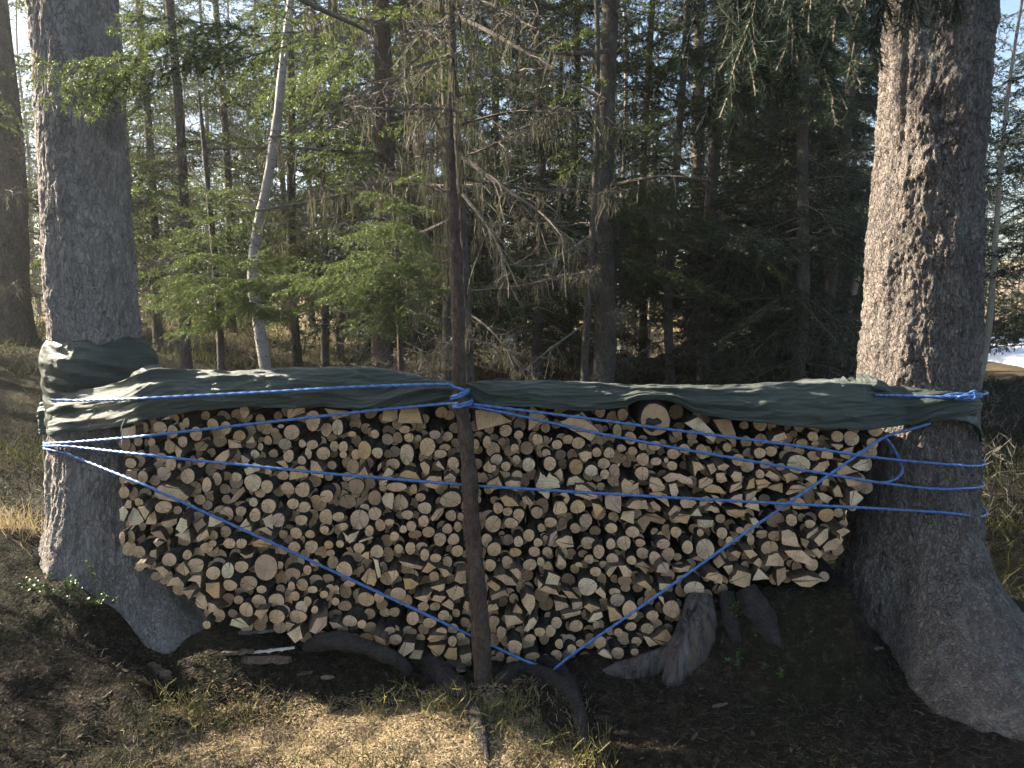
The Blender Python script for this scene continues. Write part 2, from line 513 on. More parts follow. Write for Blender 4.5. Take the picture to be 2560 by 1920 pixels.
# ------------------------------------------------------------------ foliage building blocks (numpy)
def unit(a): return a / np.maximum(np.linalg.norm(a, axis=-1, keepdims=True), 1e-9)

def needles(P0, P1, step, nl, nw, rng, spread=.85, flat=.0):
    """thin triangles along segments; returns V (3k,3), T (k,3)"""
    d = P1 - P0; ln = np.linalg.norm(d, axis=1)
    cnt = np.maximum(1, (ln / step + rng.random(len(ln))).astype(int))
    idx = np.repeat(np.arange(len(ln)), cnt)
    t = rng.random(len(idx))[:, None]
    base = P0[idx] + d[idx] * t
    td = unit(d[idx])
    rv = rng.normal(size=(len(idx), 3)); rv[:, 2] = rv[:, 2] * (1 - flat) + .15
    rad = unit(rv - td * np.sum(rv * td, 1, keepdims=True))
    fwd = rng.uniform(.35, .95, (len(idx), 1))
    nd = unit(td * fwd + rad * spread)
    L = nl * rng.uniform(.65, 1.15, (len(idx), 1))
    side = unit(np.cross(nd, rng.normal(size=(len(idx), 3)))) * nw * .5
    V = np.stack([base - side, base + side, base + nd * L], 1).reshape(-1, 3)
    return V, np.arange(len(V)).reshape(-1, 3)

def prisms(P0, P1, r0, r1):
    """three-sided sticks along segments"""
    d = unit(P1 - P0)
    ref = np.where(np.abs(d[:, 2:3]) > .9, np.array([[1., 0, 0]]), np.array([[0, 0, 1.]]))
    a = unit(np.cross(d, ref)); b_ = np.cross(d, a)
    Vs = []
    for P, r in ((P0, r0), (P1, r1)):
        r = np.broadcast_to(np.asarray(r, float).reshape(-1, 1), (len(P0), 1))
        for k in range(3):
            an = 2 * math.pi * k / 3
            Vs.append(P + (a * math.cos(an) + b_ * math.sin(an)) * r)
    V = np.stack(Vs, 1).reshape(-1, 3)
    o = (np.arange(len(P0)) * 6)[:, None]
    T = np.concatenate([o + np.array([[0, 1, 4]]), o + np.array([[0, 4, 3]]), o + np.array([[1, 2, 5]]), o + np.array([[1, 5, 4]]),
                        o + np.array([[2, 0, 3]]), o + np.array([[2, 3, 5]])], 0)
    return V, T

def cat(parts):
    """join (V,T,mat) parts"""
    V, T, Mi = [], [], []; o = 0
    for v, t, m in parts:
        V.append(v); T.append(t + o); Mi.append(np.full(len(t), m)); o += len(v)
    return np.concatenate(V), np.concatenate(T), np.concatenate(Mi)

def poly_line(p, d, L, n, droop, rng, wob=.06):
    P = [np.array(p, float)]; d = np.array(d, float)
    for i in range(n):
        d = d + np.array([0, 0, -droop / n]) + rng.normal(size=3) * wob / n ** .5
        d /= np.linalg.norm(d); P.append(P[-1] + d * L / n)
    return np.array(P)

def bough(rng, L=1.0, side=.055, sub=.05, step=.008, nl=.018, nw=.002, droop=.5, sidelen=.42, bare=.12, green=1.0, hang=.35, flat=.35, wood_r=.008):
    """a conifer branch along +X: returns parts [(V,T,mat)] with mat 0 wood, 1 needles"""
    main = poly_line((0, 0, 0), (1, 0, .12), L, 12, droop, rng)
    cum = np.linspace(0, L, len(main))
    def pm(s): return np.array([np.interp(s, cum, main[:, k]) for k in range(3)])
    A, B, R0, R1 = [], [], [], []
    NA, NB = [], []
    for i in range(len(main) - 1):
        A.append(main[i]); B.append(main[i + 1]); R0.append(wood_r * (1 - i / 12.5)); R1.append(wood_r * (1 - (i + 1) / 12.5))
        if cum[i] > bare * L * 1.5: NA.append(main[i]); NB.append(main[i + 1])
    s = bare * L; sg = 1
    while s < L * .97:
        sg = -sg
        q = s / L
        ll = (sidelen * L * (1 - q) ** .75 * min(1, (.25 + q * 3.0)) + .04 * L) * rng.uniform(.65, 1.15)
        md = unit(pm(min(L, s + .03)) - pm(max(0, s - .03)))
        lat = unit(np.cross(np.array([0, 0, 1.]), md)) * sg
        ang = rng.uniform(.75, 1.15)
        d0 = md * math.cos(ang) + lat * math.sin(ang) + np.array([0, 0, rng.normal() * .12])
        tw = poly_line(pm(s), d0, ll, 4, hang * rng.uniform(.4, 1.3), rng, .1)
        for i in range(4):
            A.append(tw[i]); B.append(tw[i + 1]); R0.append(wood_r * .32); R1.append(wood_r * .22)
            NA.append(tw[i]); NB.append(tw[i + 1])
        if sub:
            u = .25 * ll; g2 = 1
            while u < ll * .92:
                g2 = -g2
                k = min(3, int(u / ll * 4)); fr = u / ll * 4 - k
                p0 = tw[k] * (1 - fr) + tw[k + 1] * fr
                td = unit(tw[k + 1] - tw[k]); la = unit(np.cross(np.array([0, 0, 1.]), td)) * g2
                an = rng.uniform(.6, 1.0)
                l2 = (.38 * (ll - u) + .02) * rng.uniform(.6, 1.2)
                st = poly_line(p0, td * math.cos(an) + la * math.sin(an), l2, 2, hang * .8, rng, .08)
                for i in range(2): NA.append(st[i]); NB.append(st[i + 1])
                u += sub * rng.uniform(.7, 1.4)
        s += side * rng.uniform(.7, 1.4)
    parts = []
    V, T = prisms(np.array(A), np.array(B), np.array(R0), np.array(R1)); parts.append((V, T, 0))
    if green > 0:
        NA, NB = np.array(NA), np.array(NB)
        if green < 1:
            k = rng.random(len(NA)) < green; NA, NB = NA[k], NB[k]
        V, T = needles(NA, NB, step, nl, nw, rng, flat=flat); parts.append((V, T, 1))
    return parts

def dead_bough(rng, L=1.0, lichen=.5, droop=.2, r=.01):
    main = poly_line((0, 0, 0), (1, 0, .05), L, 10, droop, rng, .22)
    A, B, R0, R1 = [], [], [], []
    LA, LB = [], []
    for i in range(10):
        A.append(main[i]); B.append(main[i + 1]); R0.append(r * (1 - i / 11)); R1.append(r * (1 - (i + 1) / 11))
    for k in range(int(22 * L) + 6):
        s = rng.uniform(.12, .98) * 10; i = min(9, int(s)); p = main[i] + (main[i + 1] - main[i]) * (s - i)
        md = unit(main[i + 1] - main[i])
        d0 = md * rng.uniform(.2, 1.0) + unit(rng.normal(size=3) * np.array([1, 1, .55])) * .9
        tw = poly_line(p, d0, rng.uniform(.08, .45) * L * (1.05 - s / 12), 4, rng.uniform(-.1, .5), rng, .35)
        for j in range(4): A.append(tw[j]); B.append(tw[j + 1]); R0.append(r * .3); R1.append(r * .18)
        for m in range(3):
            p2 = tw[rng.integers(1, 4)]
            t2 = poly_line(p2, rng.normal(size=3), rng.uniform(.03, .14) * L, 2, .3, rng, .3)
            for j in range(2): A.append(t2[j]); B.append(t2[j + 1]); R0.append(r * .18); R1.append(r * .1)
    parts = []
    A, B = np.array(A), np.array(B)
    V, T = prisms(A, B, np.array(R0), np.array(R1)); parts.append((V, T, 0))
    if lichen > 0:
        n = int(45 * lichen * L)
        i = rng.integers(0, len(A), n); p = A[i] + (B[i] - A[i]) * rng.random((n, 1))
        parts.append((*beard(p, rng, .05, .22), 2))
    return parts

def beard(p, rng, l0, l1, strands=5):
    """hanging lichen: thin ragged strips below points p"""
    n = len(p)
    p = np.repeat(p, strands, 0) + rng.normal(size=(n * strands, 3)) * .012
    L = rng.uniform(l0, l1, (len(p), 1)) * np.repeat(rng.uniform(.4, 1.2, (n, 1)), strands, 0)
    e = p + np.concatenate([rng.normal(size=(len(p), 2)) * .015, -L], 1)
    mid = (p + e) / 2 + rng.normal(size=p.shape) * .012
    sd = unit(rng.normal(size=p.shape) * np.array([1, 1, .1])) * .0026
    V = np.stack([p - sd * .5, p + sd * .5, mid + sd, mid - sd, e], 1).reshape(-1, 3)
    o = (np.arange(len(p)) * 5)[:, None]
    T = np.concatenate([o + np.array([[0, 1, 2]]), o + np.array([[0, 2, 3]]), o + np.array([[3, 2, 4]])], 0)
    return V, T

def place(parts, loc, az, pitch, sc, roll=0.0):
    ca, sa = math.cos(az), math.sin(az); cp, sp = math.cos(pitch), math.sin(pitch); cr, sr = math.cos(roll), math.sin(roll)
    R = np.array([[ca, -sa, 0], [sa, ca, 0], [0, 0, 1]]) @ np.array([[cp, 0, -sp], [0, 1, 0], [sp, 0, cp]]) @ np.array([[1, 0, 0], [0, cr, -sr], [0, sr, cr]])
    return [((v * sc) @ R.T + np.asarray(loc), t, m) for v, t, m in parts]

r0 = np.random.default_rng(21)
MID = [bough(r0, 1.0, .05, .05, .0058, .032, .0078, .45, .42, .1) for _ in range(4)]          # unit boughs for trees 5-12 m away
FAR = [bough(r0, 1.0, .085, .11, .016, .06, .013, .4, .42, .05) for _ in range(3)]
DEAD = [dead_bough(r0, 1.0, .8, .25) for _ in range(4)]
DEADBARE = [dead_bough(r0, 1.0, .12, .1) for _ in range(3)]

def crown(seed, z0, z1, Lmax, kind='mid', per_m=7, top=None, dead_to=0.0, pitch=-.25, dead_L=.9, dead_per=6):
    """branches round a stem from z0 to z1; dead bare boughs below"""
    rng = np.random.default_rng(seed); parts = []
    lib = MID if kind == 'mid' else FAR
    top = top or z1
    for _ in range(int((z1 - z0) * per_m)):
        z = z0 + (z1 - z0) * rng.random() ** 1.0
        L = Lmax * max(.12, 1 - (z - z0) / max(.1, top - z0)) ** .7 * rng.uniform(.6, 1.1)
        parts += place(lib[rng.integers(len(lib))], (0, 0, z), rng.uniform(0, 6.283), pitch + rng.normal() * .15, L, rng.normal() * .35)
    z = .5
    while z < dead_to:
        lib2 = DEAD if rng.random() < .55 else DEADBARE
        parts += place(lib2[rng.integers(len(lib2))], (0, 0, z), rng.uniform(0, 6.283), rng.normal() * .18 - .12, dead_L * rng.uniform(.5, 1.25), rng.normal() * .2)
        z += 1.0 / dead_per * rng.uniform(.5, 1.5)
    return cat(parts)

def crown_mesh(name, data, nm='needles'):
    V, T, Mi = data
    return tri_mesh(name, V, T, [M['twig'], M[nm], M['lichen_beard']], Mi)

CR = {}
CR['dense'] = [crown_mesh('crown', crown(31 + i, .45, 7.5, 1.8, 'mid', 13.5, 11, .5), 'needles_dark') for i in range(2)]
CR['mixed'] = [crown_mesh('crown', crown(41 + i, 1.3, 7.0, 1.6, 'mid', 9.0, 10, 2.6, dead_L=1.1), 'needles') for i in range(2)]
CR['dead'] = [crown_mesh('crown', crown(51 + i, 2.6, 7.0, 1.4, 'mid', 6.0, 10, 4.2, dead_per=9, dead_L=1.2), 'needles') for i in range(2)]
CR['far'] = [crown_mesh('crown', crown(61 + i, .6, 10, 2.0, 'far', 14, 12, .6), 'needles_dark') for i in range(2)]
CR['high'] = [crown_mesh('crown', crown(81, 5.2, 12, 2.3, 'far', 6, 14, .0), 'needles')]
CR['young'] = [crown_mesh('crown', crown(71, .25, 3.3, 1.05, 'mid', 16, 3.6, .0), 'needles_bright')]

def trunk_mesh(name, h, r, seed, mat, lean=(0, 0), flare=.35, rough=.1, sides=14, bend=.05):
    rng = np.random.default_rng(seed); n = 34
    ph = rng.uniform(0, 6, 4)
    pts, rad = [], []
    for i in range(n):
        t = (i / (n - 1)) ** 1.25; z = t * h
        pts.append((lean[0] * z + bend * math.sin(z * .9 + ph[0]) * min(1, z), lean[1] * z + bend * math.sin(z * .8 + ph[1]) * min(1, z), z - .12))
        rad.append(r * (1 - .8 * t) + r * flare * math.exp(-z / .22))
    V, F = tube(pts, rad, sides, rough, seed)
    return poly_mesh(name, V, F, [mat], smooth=True)

def tree(name, label, X, Y, h, dia, seed, crown_key, mat='bark_far', lean=(0, 0), group=None, cat_='tree', rot=None, csc=1.0, flare=.35, var=None):
    rng = np.random.default_rng(seed)
    t = empty(name, (X, Y, gh(X, Y)))
    tag(t, label, cat_, group)
    new_obj("trunk", trunk_mesh("trunk", h, dia / 2, seed, M[mat], lean, flare), t)
    if crown_key:
        lst = CR[crown_key]
        c = new_obj("crown", lst[(seed if var is None else var) % len(lst)], t)
        c.rotation_euler = (math.atan(-lean[1]), math.atan(lean[0]), rng.uniform(0, 6.28) if rot is None else rot)
        c.scale = (csc, csc, csc * rng.uniform(.92, 1.1))
    return t

def X2(px, Y, z=1.2):
    """world x of a column of the 2212 px view at distance Y"""
    return (px - 1106.0) / 1685.0 * (Y * math.cos(PITCH) + (1.6 - z) * math.sin(PITCH))

G_BACK = "trees of the wood behind the stack"
TREES = [
 # name, label, px, Y, height, dia, crown, bark, lean
 ("spruce_tree", "brown spruce with smooth straight trunk behind the bright young spruce boughs", 830, 8.0, 12, .235, 'mixed', 'bark_red', (0, 0)),
 ("spruce_tree", "thin dark spruce just left of the upright pole, hung with beard lichen", 962, 6.6, 9, .085, None, 'bark_far', (-.006, 0)),
 ("spruce_tree", "lichen-hung thin spruce standing right against the upright pole", 1003, 5.6, 8, .075, 'dead', 'bark_far', (-.01, 0)),
 ("spruce_tree", "stout spruce with sunlit left edge behind the round log topping the stack", 1303, 8.6, 13, .25, 'mixed', 'bark_far', (.012, 0)),
 ("spruce_tree", "thin pale spruce close beside the stout sunlit spruce", 1266, 8.2, 8, .085, None, 'bark_far', (.012, 0)),
 ("spruce_tree", "thin dark spruce with paired stem between stout spruce and pale pine", 1452, 9.0, 10, .11, 'mixed', 'bark_far', (.006, 0)),
 ("pine_tree", "pale sunlit pine trunk, brightest trunk of the wood", 1490, 12.0, 13, .24, None, 'bark_pale', (.01, 0)),
 ("spruce_tree", "grey spruce with sunlit edge right beside the pale pine", 1526, 9.5, 12, .165, 'dense', 'bark_far', (.006, 0)),
 ("spruce_tree", "slim far spruce above the dark bank", 1120, 14.0, 10, .12, 'dense', 'bark_far', (0, 0)),
 ("birch_tree", "slim far birch right of the stout sunlit spruce", 1345, 16.0, 10, .15, None, 'birch_bark', (-.01, 0)),
 ("birch_tree", "thin pinkish birch on the sunlit meadow edge", 1402, 15.0, 9, .1, None, 'bark_pale', (.0, 0)),
 ("spruce_tree", "slim dark spruce on the bank left of the stout sunlit spruce", 1213, 13.0, 9, .11, 'dense', 'bark_far', (0, 0)),
 ("spruce_tree", "dark spruce with bare grey twigs left of the rough right trunk", 1722, 8.6, 11, .15, 'dense', 'bark_far', (0, 0)),
 ("spruce_tree", "bushy dark spruce filling the gap left of the rough right trunk", 1650, 10.5, 11, .17, 'dense', 'bark_far', (0, 0)),
 ("spruce_tree", "dense dark spruce tucked behind the rough right trunk", 1800, 9.6, 11, .15, 'dense', 'bark_far', (0, 0)),
 ("birch_tree", "crooked leaning birch half hidden behind the rough right trunk", 1812, 10.0, 8, .1, None, 'bark_pale', (.16, 0)),
 ("birch_tree", "thin pale leaning birch right of the rough right trunk", 2118, 9.5, 6, .085, None, 'bark_pale', (.055, 0)),
 ("spruce_tree", "dark spruce at the snow right of the rough trunk", 2240, 13, 11, .15, 'dense', 'bark_far', (0, 0)),
 ("spruce_tree", "big brown spruce standing on the grassy bank behind the left trunk", 32, 9.5, 13, .4, 'mixed', 'bark_far', (0, 0)),
 ("spruce_tree", "spruce with lichen-hung boughs over the dark bank", 1160, 9.6, 11, .13, 'dense', 'bark_far', (0, 0)),
 ("spruce_tree", "sunlit green spruce between the left trunk and the white birch", 400, 9.0, 10, .13, 'mixed', 'bark_far', (0, 0)),
 ("spruce_tree", "sunlit spruce behind the white birch", 640, 11.0, 11, .15, 'mixed', 'bark_far', (0, 0)),
 ("spruce_tree", "spruce with open crown above the far snow", 500, 14.0, 12, .16, 'far', 'bark_far', (0, 0)),
 ("spruce_tree", "spruce behind the left trunk's right side", 280, 12.5, 11, .15, 'mixed', 'bark_far', (0, 0)),
 ("spruce_tree", "spruce behind the thin pole-side spruces", 905, 12.0, 12, .14, 'dense', 'bark_far', (0, 0)),
 ("spruce_tree", "slender spruce between birch and brown spruce", 735, 13.5, 11, .13, 'far', 'bark_far', (0, 0)),
 ("spruce_tree", "slim green spruce crowding the brown spruce's right side", 890, 9.5, 10, .1, 'dense', 'bark_far', (0, 0)),
 ("spruce_tree", "drooping spruce between pole and dark bank", 1075, 11.5, 11, .12, 'dense', 'bark_far', (0, 0)),
 ("spruce_tree", "spruce whose boughs fill the gap left of the stout spruce", 1235, 11.0, 11, .12, 'dense', 'bark_far', (0, 0)),
 ("spruce_tree", "spruce with dark skirts right of the stout spruce", 1390, 11.5, 11, .13, 'dense', 'bark_far', (0, 0)),
 ("spruce_tree", "dark spruce behind the pale pine's sunlit neighbour", 1575, 11.0, 12, .14, 'dense', 'bark_far', (0, 0)),
 ("spruce_tree", "dark bushy spruce between pale pine and rough trunk", 1690, 12.5, 12, .15, 'dense', 'bark_far', (0, 0)),
 ("spruce_tree", "dark low-skirted spruce just left of the rough trunk", 1765, 11.5, 11, .14, 'dense', 'bark_far', (0, 0)),
 ("spruce_tree", "green spruce filling the view between birch and wrapped trunk", 340, 10.5, 11, .13, 'mixed', 'bark_far', (0, 0)),
 ("spruce_tree", "sunlit spruce left of the brown spruce", 700, 10.0, 10, .11, 'mixed', 'bark_far', (0, 0)),
 ("spruce_tree", "low-skirted spruce right of the rough trunk", 2330, 9.2, 9, .11, 'dense', 'bark_far', (0, 0)),
 ("spruce_tree", "spruce beyond the bank, left of the wrapped trunk", -30, 12.5, 12, .2, 'mixed', 'bark_far', (0, 0)),
 ("spruce_tree", "dark far spruce right of the pale pine", 1600, 13.5, 12, .15, 'far', 'bark_far', (0, 0)),
]
bx = at2(575, 800, 7.0).x
bt = empty("birch_tree", (bx, 7.0, gh(bx, 7.0))); tag(bt, "slender crooked white birch rising behind the left half of the tarpaulin", "tree", G_BACK)
bpts = [(578, 900), (574, 800), (560, 710), (546, 600), (556, 500), (580, 380), (598, 260), (612, 130), (628, 0), (640, -200), (650, -500)]
bsp = spline([(*at2(x, y, 7.0), r) for (x, y), r in zip(bpts, np.linspace(.056, .026, len(bpts)))], 60)
V, F = tube([p[:3] for p in bsp], [p[3] for p in bsp], 16, .12, 5)
new_obj("trunk", poly_mesh("trunk", [v - bt.location for v in V], F, [M['birch_bark']], smooth=True), bt)
for i, (nm, lab, px, Y, h, dia, ck, mat, lean) in enumerate(TREES):
    tree(nm, lab, X2(px, Y), Y, h, dia, 100 + i, ck, mat, lean, G_BACK)

# far trees: spruces standing out of the wood, then the bare birch wood itself as one mass
frng = np.random.default_rng(5)
for i in range(48):
    Y = frng.uniform(17, 32); px = -100 + 2400 * (i + frng.uniform(.1, .9)) / 48
    if px > 2100: continue
    if 1080 < px < 1560: Y = frng.uniform(30, 38)
    names = [(-900, "the bank"), (32, "big bank spruce"), (190, "wrapped trunk"), (400, "sunlit green spruce"), (570, "white birch"), (700, "sunlit spruce"), (830, "brown spruce"), (1000, "pole"), (1160, "lichen-hung spruce"), (1303, "stout spruce"), (1490, "pale pine"), (1722, "twiggy dark spruce"), (1990, "rough trunk"), (2185, "snow-side spruce"), (9999, "wood's edge")]
    ka = max(k for k in range(len(names) - 1) if names[k][0] <= px)
    tree("far_spruce", f"distant spruce before the birch wood, seen between {names[ka][1]} and {names[ka + 1][1]}", X2(px, Y), Y, 14, .2, 300 + i, 'far', 'bark_far', (0, 0), "distant spruces of the wood", csc=frng.uniform(1.0, 1.5))

def far_wood():
    rng = np.random.default_rng(9); A, B, R0, R1 = [], [], [], []
    for k in range(220):
        Y = rng.uniform(24, 62); X = rng.uniform(-.8, .85) * Y
        z = gh(X, Y, False); h = rng.uniform(7, 12); r = rng.uniform(.03, .075)
        ln = rng.normal(size=2) * .05
        p0 = np.array([X, Y, z]); p1 = p0 + np.array([ln[0] * h, ln[1] * h, h])
        A.append(p0); B.append(p1); R0.append(r); R1.append(r * .2)
        for m in range(44):
            t = rng.uniform(.08, .97); q = p0 + (p1 - p0) * t
            L = rng.uniform(.5, 1.9) * (1.1 - t * .6)
            d = np.array([*(rng.normal(size=2) * .7), rng.uniform(-.2, .9)]); d /= np.linalg.norm(d)
            e = q + d * L
            A.append(q); B.append(e); R0.append(.011); R1.append(.005)
            for _ in range(2):
                s = q + (e - q) * rng.uniform(.3, .9); d2 = d + rng.normal(size=3) * .7
                A.append(s); B.append(s + d2 * L * .4); R0.append(.007); R1.append(.004)
    V, T = prisms(np.array(A), np.array(B), np.array(R0), np.array(R1))
    o = new_obj("far_wood", tri_mesh("far_wood", V, T, [M['far_birch']]))
    tag(o, "bare birch wood in pale spring light beyond the meadow", "wood", kind="stuff")
far_wood()

# trees beside the view on the left: they stand there in the wood and cast the dappled shade
SIDE = [(-8.5, 3.4, 'dead', 12), (-7.2, 8.2, 'dead', 12), (-11.5, 9.0, 'mixed', 13), (-10, 12.5, 'mixed', 13), (-6.2, 1.8, 'dead', 12)]
for i, (x, y, ck, h) in enumerate(SIDE):
    tree("spruce_tree", "spruce standing in the wood off to the sunny side of the wrapped trunk", x, y, h, .2, 500 + i, ck, 'bark_far', (0, 0), "spruces left of the clearing", csc=1.25 if ck == 'mixed' else 1.0)
for i, (x, y, c_) in enumerate([(-3.3, 2.8, .5), (-3.35, 3.12, .55), (-3.3, 3.42, .5), (-3.75, 3.0, .55), (-2.95, 2.6, .4)]):  # unseen bushes put in to shade the floor left of the sun patch
    tree("young_spruce", "knee-to-chest-high young spruce in the thicket off the left trunk's foot", x, y, 3.2 * c_, .035, 520 + i, 'young', 'bark_far', (0, 0), "unseen young spruces added for shade", csc=c_)

# ------------------------------------------------------------------ the two big spruces that carry the stack
def big_trunk(cx, cy, zb, prof, lobes, amp, vs, seed, mat, sides=290, ztop=4.0, bumps=()):
    """prof(z) radius; lobes (angle, reach, decay, sharpness); bark plates are real relief"""
    zs = list(np.arange(zb, ztop, .0105)) + list(np.linspace(ztop + .1, 15, 24))
    V = []
    for z in zs:
        r = prof(z)
        for k in range(sides):
            a = 2 * math.pi * k / sides
            ca, sa = math.cos(a), math.sin(a)
            rr = r
            h = max(0.0, z - zb)
            for (la, reach, dec, sh) in lobes:
                c = math.cos(a - la)
                if c > 0: rr += reach * math.exp(-h / dec) * c ** sh
            low = mn.fractal(Vector((ca * 1.3 + seed, sa * 1.3, z * .9)), 1, 2, 3)
            rr += .016 * low + (.07 * math.exp(-h / .3) + .012) * mn.fractal(Vector((ca * 3.2 + seed, sa * 3.2, z * 3.0)), 1, 2, 3)
            if z < ztop:
                q = Vector((ca * rr * vs, sa * rr * vs, z * vs * .58 + seed))
                q += mn.noise_vector(q * .5) * .9 + mn.noise_vector(q * 1.7) * .25
                d, pt = mn.voronoi(q)
                e = d[1] - d[0]
                pl = min(1.0, e / .22)
                ch = mn.cell(pt[0] * 13.7)                       # each bark plate stands at its own height
                slope = (q.z - pt[0].z) * .35                    # and lifts at its lower edge
                big = .5 + .5 * mn.noise(q * .2)
                q2 = q * 2.4; d2 = mn.voronoi(q2)[0]; e2 = min(1.0, (d2[1] - d2[0]) / .3)
                rr += amp * ((pl - .7) * .8 + .55 * ch - slope * .8) * (.4 + .9 * big)
                rr += amp * .38 * (e2 - .6) + amp * .5 * mn.fractal(q * 3.1, .8, 2.2, 3)
            for (ba, bz, bw, bh, bd) in bumps:
                da = (a - ba + math.pi) % (2 * math.pi) - math.pi
                rr += bd * math.exp(-((da * r / bw) ** 2 + ((z - bz) / bh) ** 2))
            V.append((rr * ca, rr * sa, z))
    n = len(zs)
    i = np.arange(sides)[None, :] + sides * np.arange(n - 1)[:, None]
    j = (np.arange(sides)[None, :] + 1) % sides + sides * np.arange(n - 1)[:, None]
    F = np.stack([i, j, j + sides, i + sides], -1).reshape(-1, 4)
    return tri_mesh("trunk", V, F, [mat], smooth=True, n=4)

LT = (-1.875, 3.5)
def lprof(z): return max(.03, .188 - .0075 * z + .1 * math.exp(-max(0, z - .1) / .38))
left_tree = empty("spruce_tree", (LT[0], LT[1], 0))
tag(left_tree, "big grey spruce trunk wrapped in green tarpaulin, sunlit along its edge", "tree")
D = math.radians
new_obj("trunk", big_trunk(*LT, -.15, lprof, [(D(-36), .4, .28, 4), (D(-85), .3, .25, 5), (D(-15), .45, .25, 5), (D(-115), .5, .22, 6), (D(185), .6, .28, 5), (D(75), .5, .25, 6)],
                           .0065, 27, 1.7, M['bark_grey']), left_tree)

RT = (1.795, 3.44)
def rprof(z): return max(.03, .243 - .0145 * z + .05 * math.exp(-max(0, z - .1) / .5))
right_tree = empty("spruce_tree", (RT[0], RT[1], 0))
tag(right_tree, "big rough-barked spruce with flaring root, patched with sun, at the bare-rope end", "tree")
bumps = [(D(-118), 2.1, .05, .06, .035), (D(-100), 2.42, .04, .05, .03), (D(-112), 2.33, .03, .03, -.03), (D(-140), 2.75, .03, .28, .035), (D(-158), 2.95, .02, .4, .03), (D(-150), 2.5, .015, .5, -.022),
         (D(-95), 1.75, .05, .06, .02)]
new_obj("trunk", big_trunk(*RT, -.15, rprof, [(D(-88), 1.05, .22, 9), (D(-62), .75, .26, 6), (D(-165), .22, .3, 5), (D(-20), .5, .25, 5), (D(95), .5, .25, 5)],
                           .0098, 34, 5.2, M['bark_scaly'], bumps=bumps), right_tree)
# crowns of the two, high above the picture
for tr, z0, var in ((left_tree, 4.2, 0), (right_tree, 4.0, 1)):
    c = new_obj("crown", CR['high'][0], tr); c.location = (0, 0, 0); c.scale = (1, 1, 1)
    c.rotation_euler = (0, 0, 1.0 + 2 * var)

# fine-needled boughs close by
def near_bough_mesh(name, specs, mat, seed):
    """specs: (start, end, width factor) world points; boughs droop a little"""
    rng = np.random.default_rng(seed); parts = []
    for st, en, wf, hang in specs:
        st, en = np.array(st), np.array(en)
        d = en - st; L = float(np.linalg.norm(d))
        bp = bough(rng, L, .026, .028, .0021, .0165, .0027, .12, wf, .08, hang=hang, flat=.3, wood_r=.0045)
        az = math.atan2(d[1], d[0]); pit = math.asin(d[2] / L) + .05
        parts += place(bp, st, az, pit, 1.0, rng.normal() * .25)
    V, T, Mi = cat(parts)
    return tri_mesh(name, V, T, [M['twig'], M[mat], M['lichen_beard']], Mi)

def bp2(a, Ya, b_, Yb, wf=.42, hang=.3): return (tuple(at2(*a, Ya)), tuple(at2(*b_, Yb)), wf, hang)

# boughs reaching over the left trunk
sp = [bp2((330, 120), 3.25, (75, 205), 2.95, .42, .8), bp2((420, 95), 3.3, (235, 95), 3.0, .5, .6), bp2((520, 60), 3.4, (290, 150), 3.1, .45, .6), bp2((640, 70), 3.6, (420, 110), 3.3, .45, .6),
      bp2((760, 110), 3.8, (520, 100), 3.4, .4, .4), bp2((400, 110), 3.25, (150, 230), 3.0, .5, .9), bp2((470, 100), 3.4, (330, 200), 3.2, .5, .9), bp2((600, 90), 3.6, (500, 230), 3.5, .5, .9),
      bp2((560, 70), 3.5, (250, 60), 3.2, .4, .6), bp2((700, 90), 3.7, (640, 240), 3.6, .5, .9), bp2((520, 80), 3.5, (420, 180), 3.3, .5, .9), bp2((800, 100), 3.9, (730, 200), 3.8, .5, .9), bp2((650, 60), 3.6, (560, 20), 3.4, .5, .6), bp2((300, 130), 3.2, (60, 175), 2.95, .5, .8), bp2((310, 150), 3.2, (110, 245), 2.9, .55, .9), bp2((300, 140), 3.2, (180, 265), 2.95, .6, .9), bp2((330, 130), 3.2, (230, 225), 3.0, .6, .9),
      bp2((480, 110), 3.35, (265, 110), 3.05, .6, .8), bp2((540, 100), 3.4, (380, 150), 3.1, .6, .9), bp2((620, 100), 3.5, (450, 190), 3.3, .6, .9)]
o = new_obj("bough", near_bough_mesh("bough", sp, 'needles_bright', 4), left_tree)
o.location = -Vector(left_tree.location)
# the limb that carries them
pts = spline([(LT[0] + .15, LT[1], 3.55), at2(560, -60, 3.6), at2(800, 70, 3.9)], 12)
V, F = tube(pts, np.linspace(.022, .008, 12), 7, .1)
o = new_obj("limb", poly_mesh("limb", V, F, [M['twig']], smooth=True), left_tree); o.location = -Vector(left_tree.location)

